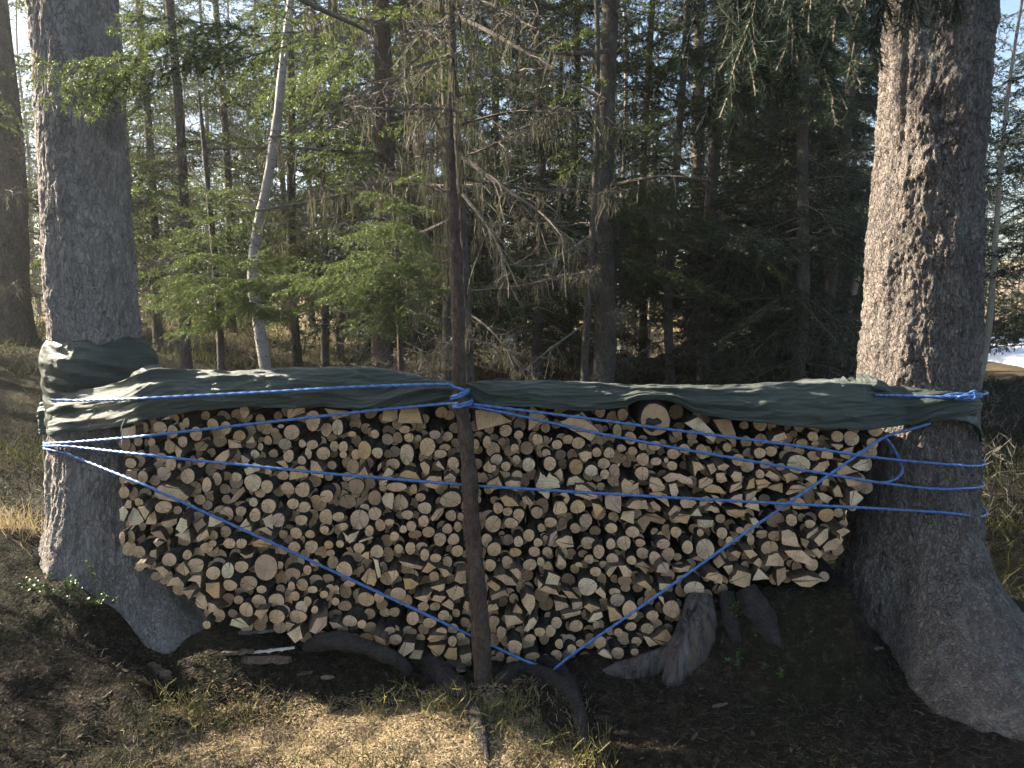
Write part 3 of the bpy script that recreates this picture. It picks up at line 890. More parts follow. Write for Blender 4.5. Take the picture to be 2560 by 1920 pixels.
# long-needled twigs hanging from the right tree
def pine_twigs():
    rng = np.random.default_rng(8); parts = []
    for (x0, y0, x1, y1, Y) in [(1850, -60, 1790, 150, 2.35), (1700, -80, 1660, 190, 2.5), (1590, -60, 1520, 230, 2.5), (1780, -40, 1700, 240, 2.7), (1640, -60, 1590, 120, 2.3),
                                (1900, -60, 1880, 110, 2.6), (1560, 40, 1490, 250, 2.6), (1730, 60, 1755, 215, 2.4), (1680, 60, 1640, 250, 2.6), (1960, -80, 2000, 40, 2.4), (2060, -80, 2090, 60, 2.5), (1620, -40, 1560, 170, 2.7), (1750, -80, 1730, 130, 2.8), (1820, -60, 1760, 190, 2.6), (1660, 0, 1600, 210, 2.8), (1540, -80, 1500, 120, 2.7), (1870, -60, 1830, 160, 2.8), (1600, 100, 1550, 250, 2.5), (1780, -80, 1750, 100, 2.4), (1690, -80, 1700, 100, 2.3), (1580, -80, 1570, 90, 2.6), (1880, -80, 1900, 60, 2.5)]:
        P = poly_line(at2(x0, y0, Y), np.array(at2(x1, y1, Y + .1)) - np.array(at2(x0, y0, Y)), (at2(x1, y1, Y) - at2(x0, y0, Y)).length, 6, .1, rng, .15)
        segs = [(P[i], P[i + 1]) for i in range(6)]
        for _ in range(11):
            k = rng.integers(0, 6); d = P[k + 1] - P[k]; d /= np.linalg.norm(d)
            q = poly_line(P[k], d * .9 + rng.normal(size=3) * .55, rng.uniform(.07, .15), 3, .4, rng, .1)
            segs += [(q[i], q[i + 1]) for i in range(3)]
        A = np.array([s[0] for s in segs]); B = np.array([s[1] for s in segs])
        parts.append((*prisms(A, B, .0035, .003), 0)); parts.append((*needles(A, B, .0014, .045, .0024, rng, .8), 1))
    V, T, Mi = cat(parts)
    o = new_obj("bough", tri_mesh("bough", V, T, [M['twig'], M['needles_pine']], Mi), right_tree)
    o.location = -Vector(right_tree.location)
    pts = spline([(RT[0], RT[1] - .1, 3.75), at2(1900, -150, 2.6), at2(1560, -90, 2.45)], 12)
    V, F = tube(pts, np.linspace(.02, .008, 12), 7, .1)
    o = new_obj("limb", poly_mesh("limb", V, F, [M['twig']], smooth=True), right_tree); o.location = -Vector(right_tree.location)
pine_twigs()

rng = np.random.default_rng(31); parts = []  # bough added above the view to throw a shade band on the right trunk
for st, en in (((1.0, 3.6, 3.75), (-.15, 3.9, 3.32)), ((.9, 3.55, 3.7), (.0, 3.6, 3.4)), ((1.3, 3.5, 3.8), (.4, 3.95, 3.6))):
    d = np.array(en) - np.array(st); L = float(np.linalg.norm(d))
    parts += place(bough(rng, L, .04, .04, .004, .02, .004, .1, .3, .05, hang=.5), st, math.atan2(d[1], d[0]), math.asin(d[2] / L), 1.0)
V, F = tube([(0 + RT[0], RT[1], 3.95), (1.3, 3.5, 3.85), (.9, 3.58, 3.72)], [.03, .02, .012], 8, .1)
parts.append((np.array([tuple(v) for v in V]), np.array([(f[0], f[1], f[2]) for f in F if len(f) == 4] + [(f[0], f[2], f[3]) for f in F if len(f) == 4]), 0))
V, T, Mi = cat(parts)
o = new_obj("bough", tri_mesh("bough", V, T, [M['twig'], M['needles']], Mi), right_tree); o.location = -Vector(right_tree.location)

# young spruce right behind the stack: fine boughs traced from its own place
ys_x, ys_y = X2(862, 4.7), 4.7
ysp = empty("young_spruce", (ys_x, ys_y, gh(ys_x, ys_y)))
tag(ysp, "bright green young spruce with drooping boughs in front of the brown spruce", "tree")
V, F = tube(spline([(0, 0, -.1), (.01, 0, .8), (.0, 0, 1.6), (-.02, -.02, 2.15)], 14), np.linspace(.03, .006, 14), 8, .08)
new_obj("trunk", poly_mesh("trunk", V, F, [M['bark_red']], smooth=True), ysp)
top = (862, 395)
sp = [bp2((862, 400), 4.7, (905, 385), 4.45, .5, .5), bp2((860, 425), 4.7, (770, 440), 4.35, .5, .9), bp2((860, 440), 4.7, (945, 470), 4.5, .5, .9), bp2((862, 480), 4.7, (730, 545), 4.3, .5, .8),
      bp2((862, 470), 4.7, (850, 560), 4.2, .6, .9), bp2((862, 520), 4.7, (960, 560), 4.5, .5, .8), bp2((862, 540), 4.7, (705, 600), 4.25, .45, .8), bp2((862, 520), 4.7, (800, 640), 4.1, .55, .9),
      bp2((862, 560), 4.7, (600, 670), 4.2, .4, .6), bp2((862, 600), 4.7, (690, 690), 4.1, .45, .7), bp2((862, 590), 4.7, (930, 690), 4.3, .5, .8), bp2((862, 640), 4.7, (760, 740), 4.2, .5, .8), bp2((862, 620), 4.7, (560, 640), 4.6, .35, .5),
      bp2((862, 640), 4.7, (980, 640), 4.7, .45, .8), bp2((862, 500), 4.7, (960, 620), 4.9, .5, .6), bp2((862, 560), 4.8, (760, 560), 5.2, .5, .6), bp2((862, 600), 4.7, (640, 610), 4.4, .45, .9), bp2((862, 560), 4.7, (880, 690), 4.2, .6, .9), bp2((862, 500), 4.7, (790, 510), 4.3, .6, .9),
      bp2((862, 540), 4.7, (930, 600), 4.35, .6, .9), bp2((862, 480), 4.7, (900, 520), 4.3, .6, .9), bp2((862, 640), 4.7, (820, 740), 4.25, .6, .9), bp2((862, 600), 4.7, (740, 660), 4.25, .6, .9), bp2((862, 660), 4.7, (960, 730), 4.5, .5, .8), bp2((862, 440), 4.7, (830, 470), 4.35, .6, .9), bp2((862, 580), 4.7, (800, 600), 4.2, .6, .9)]
o = new_obj("crown", near_bough_mesh("crown", sp, 'needles_bright', 11), ysp); o.location = -Vector(ysp.location)

# second young spruce, lower and wider, nearer the left trunk
y2x, y2y = X2(470, 5.6), 5.6
y2 = empty("young_spruce", (y2x, y2y, gh(y2x, y2y)))
tag(y2, "low spreading young spruce between the tarpaulin-wrapped trunk and the white birch", "tree")
V, F = tube(spline([(0, 0, -.1), (.02, 0, 1.1), (-.03, 0, 2.3), (-.05, 0, 2.7)], 14), np.linspace(.035, .006, 14), 8, .08)
new_obj("trunk", poly_mesh("trunk", V, F, [M['bark_far']], smooth=True), y2)
sp = [bp2((470, 640), 5.6, (285, 610), 5.0, .4, .5), bp2((470, 660), 5.6, (300, 690), 5.0, .4, .5), bp2((470, 640), 5.6, (640, 610), 5.2, .42, .6), bp2((470, 600), 5.6, (600, 540), 5.6, .45, .5),
      bp2((470, 680), 5.6, (420, 720), 4.9, .45, .6), bp2((470, 680), 5.6, (620, 705), 5.1, .45, .6), bp2((470, 560), 5.6, (330, 540), 5.2, .45, .7), bp2((470, 520), 5.6, (560, 500), 5.2, .45, .7), bp2((465, 480), 5.6, (370, 450), 5.3, .5, .8),
      bp2((465, 450), 5.6, (480, 350), 5.6, .3, .5), bp2((470, 600), 5.6, (540, 660), 4.9, .45, .5), bp2((470, 700), 5.6, (350, 740), 5.0, .4, .4), bp2((465, 430), 5.6, (410, 400), 5.2, .5, .9), bp2((465, 430), 5.6, (530, 420), 5.3, .5, .9), bp2((470, 650), 5.6, (690, 640), 5.0, .45, .7), bp2((470, 670), 5.6, (560, 690), 4.8, .55, .8), bp2((470, 610), 5.6, (390, 620), 4.9, .55, .8),
      bp2((470, 630), 5.6, (470, 660), 4.7, .6, .8), bp2((470, 560), 5.6, (430, 560), 4.9, .6, .9), bp2((470, 520), 5.6, (390, 500), 5.0, .6, .9), bp2((470, 590), 5.6, (650, 570), 5.3, .45, .7), bp2((470, 690), 5.6, (300, 650), 4.9, .45, .6), bp2((465, 480), 5.6, (520, 470), 5.1, .6, .9)]
o = new_obj("crown", near_bough_mesh("crown", sp, 'needles_bright', 12), y2); o.location = -Vector(y2.location)

# long bare branches that cross the picture, parts of the trees they grow from
def bare_branch(owner_label, pts2, r, twigs=18, seed=1, mat='twig', lich=20):
    owner = next(o for o in bpy.data.objects if o.get("label") == owner_label)
    rng = np.random.default_rng(seed)
    P = spline([tuple(at2(x, y, Y)) for x, y, Y in pts2], 16)
    V, F = tube(P, np.linspace(r, r * .25, 16), 6, .12, seed)
    parts = []
    A, B, R = [], [], []
    for _ in range(twigs):
        k = rng.integers(3, 15); d = unit(P[min(15, k + 1)] - P[k])
        q = poly_line(P[k], d * .8 + rng.normal(size=3) * np.array([.5, .5, .6]), rng.uniform(.12, .5), 4, .3, rng, .3)
        for i in range(4): A.append(q[i]); B.append(q[i + 1]); R.append(r * .28)
    a = Acc(); a.add(V, F, 0)
    if A:
        v, t = prisms(np.array(A), np.array(B), np.array(R), np.array(R) * .6); a.add(v.tolist(), t.tolist(), 0)
    if lich:
        i = rng.integers(2, 15, lich); p = P[i] + rng.normal(size=(lich, 3)) * .02
        v, t = beard(p, rng, .08, .3); a.add(v.tolist(), t.tolist(), 1)
    o = new_obj("dead_branch", a.mesh("dead_branch", [M[mat], M['lichen_beard']], False), owner)
    o.location = -Vector(owner.location)
bs = "brown spruce with smooth straight trunk behind the bright young spruce boughs"
ss = "stout spruce with sunlit left edge behind the round log topping the stack"
bare_branch(bs, [(840, -30, 7.9), (1000, 40, 7.2), (1130, 110, 6.8), (1300, 215, 6.6)], .028, 16, 3)
bare_branch(bs, [(820, 400, 7.9), (700, 430, 7.2), (560, 455, 6.8), (430, 475, 6.5)], .02, 14, 4, lich=30)
bare_branch(bs, [(820, 330, 7.9), (640, 320, 7.2), (500, 320, 6.9), (300, 335, 6.6)], .02, 14, 5, lich=30)
bare_branch(bs, [(840, 385, 7.8), (900, 398, 7.3), (1000, 400, 6.9), (1080, 390, 6.6)], .016, 8, 6, 'twig_grey', 8)
bare_branch(bs, [(810, 470, 7.9), (700, 490, 7.4), (600, 520, 7.0)], .016, 8, 16, lich=10)
bare_branch(ss, [(1290, 500, 8.5), (1230, 540, 8.0), (1170, 570, 7.6)], .02, 10, 7, 'twig_grey', 0)
bare_branch(ss, [(1280, 690, 8.5), (1180, 760, 7.9), (1090, 840, 7.4)], .014, 8, 8, 'twig_grey', 0)
bare_branch(ss, [(1320, 110, 8.5), (1200, 115, 8.0), (1080, 100, 7.6)], .025, 14, 9, lich=25)
bare_branch(ss, [(1320, 400, 8.5), (1430, 380, 8.0), (1540, 390, 7.6)], .018, 14, 10, lich=5)
bare_branch("thin dark spruce just left of the upright pole, hung with beard lichen", [(965, 320, 6.5), (930, 250, 6.2), (880, 300, 6.0)], .016, 12, 11, lich=30)
bare_branch("lichen-hung thin spruce standing right against the upright pole", [(1000, 340, 5.5), (1080, 400, 5.3), (1180, 470, 5.2), (1260, 560, 5.2)], .018, 30, 12, 'twig', 10)
bare_branch("lichen-hung thin spruce standing right against the upright pole", [(1000, 420, 5.5), (1060, 500, 5.3), (1120, 620, 5.2)], .014, 24, 13, 'twig_grey', 4)

# beard lichen hanging thick on the two thin spruces by the pole
for lab, px, Y, sd in (("thin dark spruce just left of the upright pole, hung with beard lichen", 962, 6.6, 1), ("lichen-hung thin spruce standing right against the upright pole", 998, 5.6, 2)):
    rng = np.random.default_rng(sd); owner = next(o for o in bpy.data.objects if o.get("label") == lab)
    p = np.stack([rng.normal(size=140) * .12, rng.normal(size=140) * .1, rng.uniform(1.6, 4.6, 140)], 1)
    v, t = beard(p, rng, .12, .5, 6)
    new_obj("beard_lichen", tri_mesh("beard_lichen", v, t, [M['lichen_beard']]), owner)

# ------------------------------------------------------------------ the firewood, piece by piece
# each line: view origin, then r = round end (cx cy rx ry), p = split piece (outline); last letter: o orange, d dark/set back, p pale, g grey
WOOD = """
@250 950
r 670 310 75 60 d;r 408 437 43 50;r 555 440 62 60;r 670 475 50 60;r 755 440 28 48;r 796 393 32 42;r 888 495 57 65;r 1040 410 53 57;r 1160 440 47 60;r 1332 292 45 55;r 1285 515 57 50 o
p 195 450 330 415 340 530 215 545;r 478 575 35 38;r 430 575 18 35 d;r 765 567 43 50;p 600 575 640 545 700 590 690 660 640 682 595 640 o;p 700 600 760 650 745 715 715 720 690 650
p 870 590 950 560 1000 600 975 650 890 660 d;p 1180 545 1300 560 1310 625 1190 625;r 1550 555 38 42;r 1480 615 25 35;r 1430 680 40 38 p;r 1522 435 33 33;r 1480 430 35 45 d;r 1668 425 30 18
r 1768 480 68 70;r 1963 373 70 90;r 2087 455 52 62;r 2190 435 50 73 p;r 1705 590 60 50 g;r 1865 585 33 38;r 1957 595 50 42;r 1920 675 30 52;r 2060 675 60 58;r 2160 610 38 50;r 1740 700 45 58;r 1860 740 40 40
p 1345 580 1410 510 1430 570 1400 580;p 1730 280 1760 225 1900 240 1890 300 1730 365;r 570 720 50 50;r 655 770 47 62;r 730 790 17 22;r 935 757 35 45;p 1050 735 1130 660 1190 640 1195 700 1150 765 1090 765
r 855 735 28 40 d;p 1330 700 1385 740 1350 785 1310 760 1295 690 g;p 1330 820 1430 755 1490 790 1480 830 1350 880 p;p 1510 785 1585 835 1580 865 1530 870;p 1620 755 1700 735 1740 790 1735 825 1690 800
p 1940 740 2000 750 2065 850 2060 905 1945 870;p 1820 800 1880 790 1935 850 1925 885 1745 920 1750 850 o;r 1690 880 50 40;p 235 840 345 835 350 960 300 965 250 935 d;r 395 895 47 60;r 590 860 65 65 g;r 700 890 50 40 d
r 810 885 65 70;r 1080 910 42 60;r 1260 895 45 45;r 985 965 42 65;r 1410 945 80 75 p;r 1540 980 58 55;r 1480 1040 47 42;r 1730 1000 62 58;r 1870 1010 65 65;r 2090 1070 58 58;r 225 1035 48 55
p 500 1010 560 980 740 1000 830 1075 765 1135 560 1100 500 1065;r 1000 1090 50 60 d;p 1185 1140 1240 1050 1320 980 1340 1020 1250 1120 d;r 1415 1125 40 40;r 1555 1160 70 63;r 1780 1140 55 45;r 1885 1170 55 48;r 1995 1100 50 42
r 587 1170 77 55;r 718 1198 38 38;p 215 1180 250 1100 295 1110 290 1180;r 360 1125 40 38;p 175 1190 240 1185 260 1210 230 1300 195 1290 p;p 255 1270 310 1165 360 1200 410 1300 370 1330 270 1345 p;p 345 1180 420 1175 465 1215 420 1290
p 415 1330 460 1235 510 1200 525 1300 515 1330;p 560 1310 640 1290 720 1270 715 1320 630 1365 575 1345;p 740 1265 800 1290 810 1360 760 1420 700 1370 p;p 690 1430 760 1400 820 1370 840 1490 770 1470 p;p 860 1330 945 1270 985 1330 900 1410 d
p 1000 1350 1010 1250 1130 1270 1150 1300 1050 1350 p;r 1170 1230 65 60;r 1300 1208 50 42;r 1430 1243 50 63;p 1265 1370 1350 1270 1400 1350 1390 1420 p;p 1495 1280 1590 1230 1600 1370 1530 1350 p;r 1640 1290 60 60 g;r 1855 1290 57 48;r 2085 1265 60 80
r 1045 1430 42 48;r 1160 1395 47 52;p 890 1450 990 1370 1010 1440 900 1495;p 1450 1370 1530 1350 1590 1400 1580 1440;r 1690 1420 40 38;r 1808 1410 53 52;r 1937 1420 43 37 o;r 2068 1380 42 38;r 207 1450 30 55;r 285 1448 40 65
p 465 1400 560 1390 620 1480 500 1440 d;p 485 1500 530 1480 600 1490 530 1540 g;r 360 1583 57 58;p 455 1640 470 1570 520 1560 525 1640;r 640 1655 68 60;r 805 1610 40 45;r 985 1545 55 50;r 1040 1505 35 32;r 1195 1505 55 45;r 1305 1505 50 42
p 1285 1590 1340 1620 1420 1590 1400 1635 1340 1645;p 1395 1490 1500 1455 1590 1470 1580 1530 1410 1540 o;p 1610 1500 1680 1520 1740 1580 1720 1605 1620 1600 d;r 1790 1540 55 50;r 1950 1535 60 55;r 2108 1517 40 38 o
@750 950
p 220 260 455 285 460 325 310 365;r 480 497 38 25;r 690 497 40 38;r 650 480 30 45 d;p 765 280 905 262 905 350 830 387 750 370;p 940 235 1085 250 1135 405 905 390;r 965 455 50 35;r 1005 530 47 38;r 1087 535 33 30;r 1245 503 50 42 g
r 1360 520 47 42;r 1437 580 45 42 d;r 595 645 60 85 o;r 520 685 47 47;r 715 670 50 48 p;r 400 615 42 50;r 400 690 35 28;r 1175 615 70 82;r 985 685 65 95 p;r 1337 622 50 33 o;r 1295 680 57 38;r 1160 710 30 18 d;r 1412 765 53 55;r 900 530 45 50 d
p 535 870 600 795 635 885 540 890;p 720 790 750 755 750 800 715 840;r 855 775 63 52;p 1105 770 1150 745 1200 800 1190 870 1150 880;p 1240 790 1275 740 1330 810 1335 830 p;r 1420 835 50 30;p 765 870 810 805 865 840 830 920 750 910 p
p 725 970 740 925 810 920 800 965 p;p 920 860 985 830 1070 850 1110 915 1000 935 925 900 o;p 1135 940 1200 885 1305 885 1310 945 1260 1005 1150 980;p 1330 890 1385 855 1440 900 1430 940 1370 955 1325 925;p 435 890 580 890 590 925 440 925
r 520 980 75 70 d;r 640 950 55 50 d;r 770 995 38 30;r 890 985 90 42;r 1045 1005 35 45;r 400 1060 50 50;r 440 1120 75 65 d;r 690 1085 58 70 d;p 750 1090 790 1035 865 1040 875 1110 850 1200 780 1170 p;r 928 1130 65 75;r 1110 1080 45 40
r 1390 1100 95 75 p;r 1150 1180 65 50;p 1205 1270 1260 1190 1325 1175 1320 1225 1260 1295 1215 1300;r 595 1185 45 45;r 690 1230 60 55;r 355 1258 52 42;r 550 1285 88 85 g;r 740 1337 45 57;r 825 1310 42 30;r 990 1240 55 40;r 1140 1300 48 52
r 1392 1248 50 48;r 1480 1260 28 40;r 1025 1345 47 45;r 953 1375 33 35;r 1185 1400 55 48;r 1357 1370 45 47;r 1455 1350 35 45;r 400 1350 40 35;r 640 1390 40 50;p 385 1395 430 1440 550 1385 520 1470 460 1505 420 1470 p;r 870 1440 45 40
r 810 1420 30 50 d;r 1060 1420 60 40 d;r 1290 1467 55 62;r 1415 1467 52 50;p 540 1485 665 1440 680 1455 545 1500 p;r 370 1510 35 35;r 545 1545 50 45;r 710 1580 60 57;r 910 1555 40 42;r 1018 1550 45 57;r 1123 1535 52 42;r 1150 1610 42 50
r 1450 1575 53 52;p 425 1540 470 1535 500 1600 450 1600 d;p 560 1620 600 1585 640 1580 635 1660;r 1250 1640 52 40;r 1355 1650 42 45;p 1610 275 1800 290 1965 380 1635 465;r 1895 465 58 52;r 2015 505 42 38;r 1620 590 35 45;r 1725 575 38 58
r 1897 590 45 62 d;r 1978 628 38 38;r 1810 735 55 50;p 1690 790 1740 735 1760 780 1810 790 1800 840 1745 855 1695 830;r 1897 795 43 45;r 1993 735 37 42;r 2107 780 60 60 p;r 2090 625 60 60 d;r 2000 880 47 48;p 1830 830 1935 850 1940 880 1890 915 d
p 1645 870 1700 850 1740 905 1690 950 1640 920 d;p 1720 950 1830 885 1870 985 1760 1035;p 1885 950 1940 920 2040 935 2020 1000 2000 1030 1900 980;p 1840 1080 1900 1060 1960 1090 2025 1160 1960 1165 1890 1160 o;r 1825 1180 43 53
r 1912 1212 42 42;r 2015 1240 50 55;r 1780 1325 70 82;r 1945 1318 62 48;r 1670 1260 30 45 d;r 1720 1475 48 57;r 1860 1430 28 40;r 1870 1475 50 40 d;r 2013 1487 43 47;r 1790 1560 62 65;r 1983 1587 52 42 o;r 1690 1580 25 40 d
@1200 950
p 445 470 450 290 465 225 640 370;p 730 380 820 340 940 290 1105 470 1030 570 800 440;r 530 548 45 55;r 610 672 38 36;r 710 595 47 42;r 812 548 48 42;r 907 580 63 50;r 1150 445 28 28 d;r 1265 470 42 62;r 1385 535 52 60
r 1500 600 40 45;r 1610 605 60 45;r 1075 667 43 43;r 1190 672 50 48;r 1300 628 42 33;r 1405 655 42 40;r 728 700 38 40 d;p 905 680 960 655 1025 660 1030 715 960 755 920 725;r 643 770 58 62;r 1290 720 62 42 d;r 1140 770 57 48;r 1500 730 57 57
r 1620 750 50 35;r 885 800 62 72 o;r 1025 835 58 52 p;r 1148 868 42 42;r 1237 830 48 55 g;r 1493 860 65 60;p 680 860 740 810 770 870 760 940 710 900;p 555 840 610 900 640 850 735 930 740 990 650 1000 625 1105 540 1040 510 980 p
p 795 980 820 900 890 880 965 935 930 955;p 865 1030 880 960 960 970 1085 1060 1080 1090 1010 1110 870 1060;p 1300 950 1330 900 1430 960 1460 940 1475 1050 1310 1085;r 1380 945 42 25;p 1555 970 1570 890 1640 900 1710 980 1690 1020 1590 1030
p 1555 1045 1650 1030 1720 1050 1745 1170 1690 1130;p 1150 1040 1300 1030 1300 1180 1290 1230 1160 1185 g;p 1345 1170 1420 1110 1530 1105 1555 1185 1440 1190;p 1560 1130 1600 1110 1670 1175 1660 1215 1590 1180;p 1030 1130 1110 1150 1140 1190 1065 1275 o
p 670 1200 700 1115 770 1120 805 1180 800 1220 690 1240;p 730 1050 790 1010 830 1090 800 1150 770 1110 790 1070;r 900 1168 70 62;p 385 1080 430 1060 490 1130 470 1160 400 1130;p 1290 1280 1320 1210 1425 1200 1420 1330;p 1440 1300 1530 1230 1620 1230 1720 1290 1690 1330 1560 1300 1500 1390 d
r 525 1220 55 50;r 650 1310 55 45;r 760 1310 42 45 d;r 565 1360 33 42;r 975 1295 55 68 g;r 877 1365 45 50;r 1210 1365 55 45;r 1405 1400 62 50;r 450 1430 50 55;p 625 1530 650 1420 710 1375 715 1440 660 1530 g;r 605 1460 28 32;p 690 1490 790 1430 850 1440 865 1535 750 1550
r 995 1500 62 57;r 1205 1510 43 47;r 1325 1500 65 62;r 1475 1500 45 38;r 535 1497 42 38;r 500 1580 50 45;r 620 1580 45 40;r 640 1620 35 25 d;r 1095 1580 50 65;r 1500 1595 58 52;r 950 1600 45 35 d;r 1610 1640 52 62
@1650 950
p 215 390 345 335 530 520 500 585 p;p 480 360 640 350 700 500 705 625 600 540 d;r 155 490 40 42;r 295 505 48 48;r 225 633 53 43;r 120 680 52 50;r 383 660 55 65;r 527 635 22 33 d;r 617 620 37 42;r 57 740 22 24 p;r 110 790 45 43;r 718 735 55 55;r 805 790 60 62
p 1000 585 1050 510 1150 480 1180 530 1120 590;r 1225 500 40 35 d;r 1408 520 48 43;r 1307 585 52 45;r 1430 590 35 33;r 1633 520 55 52;r 1763 537 70 70;p 1570 590 1685 595 1680 620 1640 650;p 1490 660 1510 610 1595 660 1590 730 1485 720
p 1650 690 1690 640 1790 610 1760 710 1740 730 1660 705;r 1983 475 60 42;r 1955 583 55 47;r 1860 690 55 45 d;r 918 672 55 45;r 1022 655 55 45;r 1145 697 48 48 d;r 1420 697 58 45;r 1275 775 105 85 p;r 968 772 50 45;r 1110 800 45 35
p 1400 830 1470 760 1550 740 1565 780 1500 850 1440 850;p 1625 870 1630 755 1700 770 1780 830 1840 840 1640 890;p 1765 800 1850 730 1915 730 1920 830 1830 835 p;p 295 745 370 760 415 810 340 840 320 890;p 430 780 490 765 520 830 470 875;p 525 800 590 765 640 790 600 830 540 830
p 20 900 90 855 180 860 290 900 310 960 240 960 150 920 60 945;p 350 990 360 920 430 890 490 920 480 950 380 1000;p 395 1000 470 955 550 980 610 1055 540 1045 420 1030 o;p 515 860 590 850 620 930 560 950 520 930;p 650 890 680 840 750 850 755 930 690 940
r 920 865 38 43;p 960 880 1010 835 1095 880 1090 925 1030 910;p 1130 870 1210 855 1280 900 1210 925 1170 955 o;p 1330 910 1390 880 1450 890 1440 940 1400 955;p 1480 970 1500 910 1550 895 1560 980;p 1700 910 1870 895 1860 950 1800 975 1730 980
p 640 1040 655 970 740 940 760 990;p 795 1010 820 930 870 900 870 990 o;p 880 920 960 910 1025 950 970 990 900 1005 o;p 980 990 1050 960 1130 950 1130 1040 1060 1020 o;p 1155 1050 1210 970 1280 960 1370 1000 1290 1020 1180 1060;p 1590 1010 1640 960 1690 1080 1610 1075
p 1440 1030 1500 1040 1595 1090 1540 1130 1480 1110;p 1750 1030 1790 1010 1840 1050 1875 1085 1810 1150 1745 1170 p;p 1300 1030 1420 1010 1435 1110 1390 1150 1330 1120 d;p 1190 1090 1250 1065 1320 1100 1370 1180 1290 1195 1230 1190 o;r 1130 1150 75 60 d
p 80 960 150 950 170 1030 140 1100 100 1060;p 0 1050 60 1060 85 1160 40 1120;p 180 1130 200 1080 290 1075 340 1130 300 1180 210 1180;p 360 1170 370 1090 430 1065 505 1110 420 1160;p 470 1060 530 1070 575 1110 560 1160 510 1120;p 635 1110 690 1060 760 1050 755 1170 650 1130
p 780 1120 800 1050 900 1015 880 1060 800 1130;p 780 1170 870 1070 905 1110 915 1210 850 1190 p;p 410 1200 470 1155 540 1180 550 1220 500 1225 470 1205;p 70 1230 130 1150 195 1180 160 1250 95 1275;p 120 1280 180 1230 285 1240 250 1325 170 1310 o;p 275 1250 345 1170 390 1255 p
p 335 1280 495 1290 490 1350 420 1370 350 1345 p;p 600 1200 690 1190 800 1195 780 1250 700 1275 620 1240 o;r 555 1275 42 43;r 735 1385 35 32;p 820 1270 880 1270 915 1310 900 1365 850 1330 p;r 815 1380 50 60;r 1060 1285 82 75 d;r 1210 1290 48 55;r 1380 1325 48 38
r 1532 1243 70 63 o;r 1690 1320 42 30 d;p 1360 1420 1450 1350 1450 1445 1350 1465 p;p 1620 1390 1690 1360 1755 1390 1680 1445;r 570 1410 52 50;r 640 1480 35 38;r 145 1400 48 50;r 30 1510 60 45;r 370 1405 30 35;r 253 1540 52 60;r 415 1560 82 100 p
r 940 1420 58 38;r 1060 1435 65 48;p 1115 1390 1180 1375 1250 1410 1290 1540 1210 1530 1120 1510;p 1290 1450 1380 1480 1340 1550 1310 1520;p 1410 1470 1510 1380 1555 1365 1550 1460 1460 1530;p 1495 1540 1540 1490 1640 1450 1675 1480 1640 1560 1510 1580
r 1010 1550 78 70;r 835 1470 33 50;p 640 1590 700 1570 755 1590 720 1650;p 765 1570 850 1560 900 1610 830 1650;p 1390 1570 1450 1550 1500 1590 1460 1645;p 1130 1560 1300 1560 1310 1590 1180 1640;r 75 1605 60 62
#1660 1245
p 730 320 850 320 940 400 900 420 800 385;p 615 415 640 350 700 335 740 390 735 420;p 545 400 580 365 605 390 590 430;p 540 505 580 430 650 495 p;p 690 440 745 420 750 490 700 545 690 480 d;p 780 500 880 470 980 500 900 550 840 545;p 405 500 450 440 540 470 530 540 490 550 430 530
p 245 490 270 460 330 450 360 480 355 530;p 360 420 420 410 430 450 405 480;r 185 560 62 50 p;r 335 560 40 30 d;p 50 420 100 430 165 410 150 450 90 455;p 165 370 215 350 245 390 200 385 d;p 300 390 340 350 380 400 330 430 d
@250 1300
p 700 440 770 380 830 480 790 515 720 480;r 885 420 75 65;p 310 450 340 405 410 390 475 420 420 440;p 500 440 580 425 640 480 600 535;r 1045 488 62 58;r 1180 465 55 70 p;r 1305 430 65 50;r 1530 435 112 118 g;r 1650 415 40 33;r 1912 460 40 42;r 1980 395 40 38
r 1775 500 70 60 d;p 610 610 660 530 720 520 780 590 775 630 720 600;p 805 560 860 510 935 505 930 630 890 570;p 970 580 1100 575 1105 720 1060 720 975 650 o;r 1200 600 62 55;r 1370 580 75 68;r 1490 638 45 35;r 1865 595 55 55;r 1765 605 30 38;r 1960 640 45 32
p 760 650 880 640 825 730;p 875 740 920 660 970 700 1000 780 990 830 900 800;p 1000 860 995 760 1050 770 1105 825;r 1185 710 55 35 d;r 1278 735 42 40;r 1465 750 62 65;r 1630 745 75 65;r 1350 825 65 65;p 1420 870 1440 830 1560 815 1490 925;r 1795 700 45 42
r 1915 745 35 45;r 1860 805 55 60 p;r 1700 825 52 45;r 1630 890 72 65;r 1825 890 78 60;p 1190 970 1220 910 1300 895 1380 980 1300 1000 p;r 985 965 38 38;p 1710 935 1800 960 1720 1000;p 1725 1040 1840 975 1870 1090 1800 1130 p;p 1925 1030 2000 900 2100 880 2090 970 1990 1050 g
p 2110 935 2180 945 2250 990 2150 1000 g;r 1980 825 30 35;r 1990 880 40 30 d;r 2065 685 38 35;r 2120 640 45 50;r 2180 630 25 28;r 2170 750 35 35
@750 1300
r 410 455 75 70;r 460 580 52 35;p 560 540 640 440 690 460 710 560 680 610 600 580 o;p 525 530 530 440 580 410 600 460 d;p 670 350 720 370 750 520 720 535 p;p 735 390 775 380 740 450;p 810 470 890 460 915 500 860 570 840 530;p 910 370 990 390 1130 430 1120 460 960 420
p 1120 480 1180 385 1260 435 1180 490 o;p 1280 440 1350 455 1395 500 1330 530;r 1360 385 42 52;r 1237 525 45 55;p 950 530 1030 540 1100 590 1040 635 970 640 960 590 o;p 1200 620 1340 580 1330 640 1290 660;p 1340 650 1440 600 1500 620 1520 700 1400 755
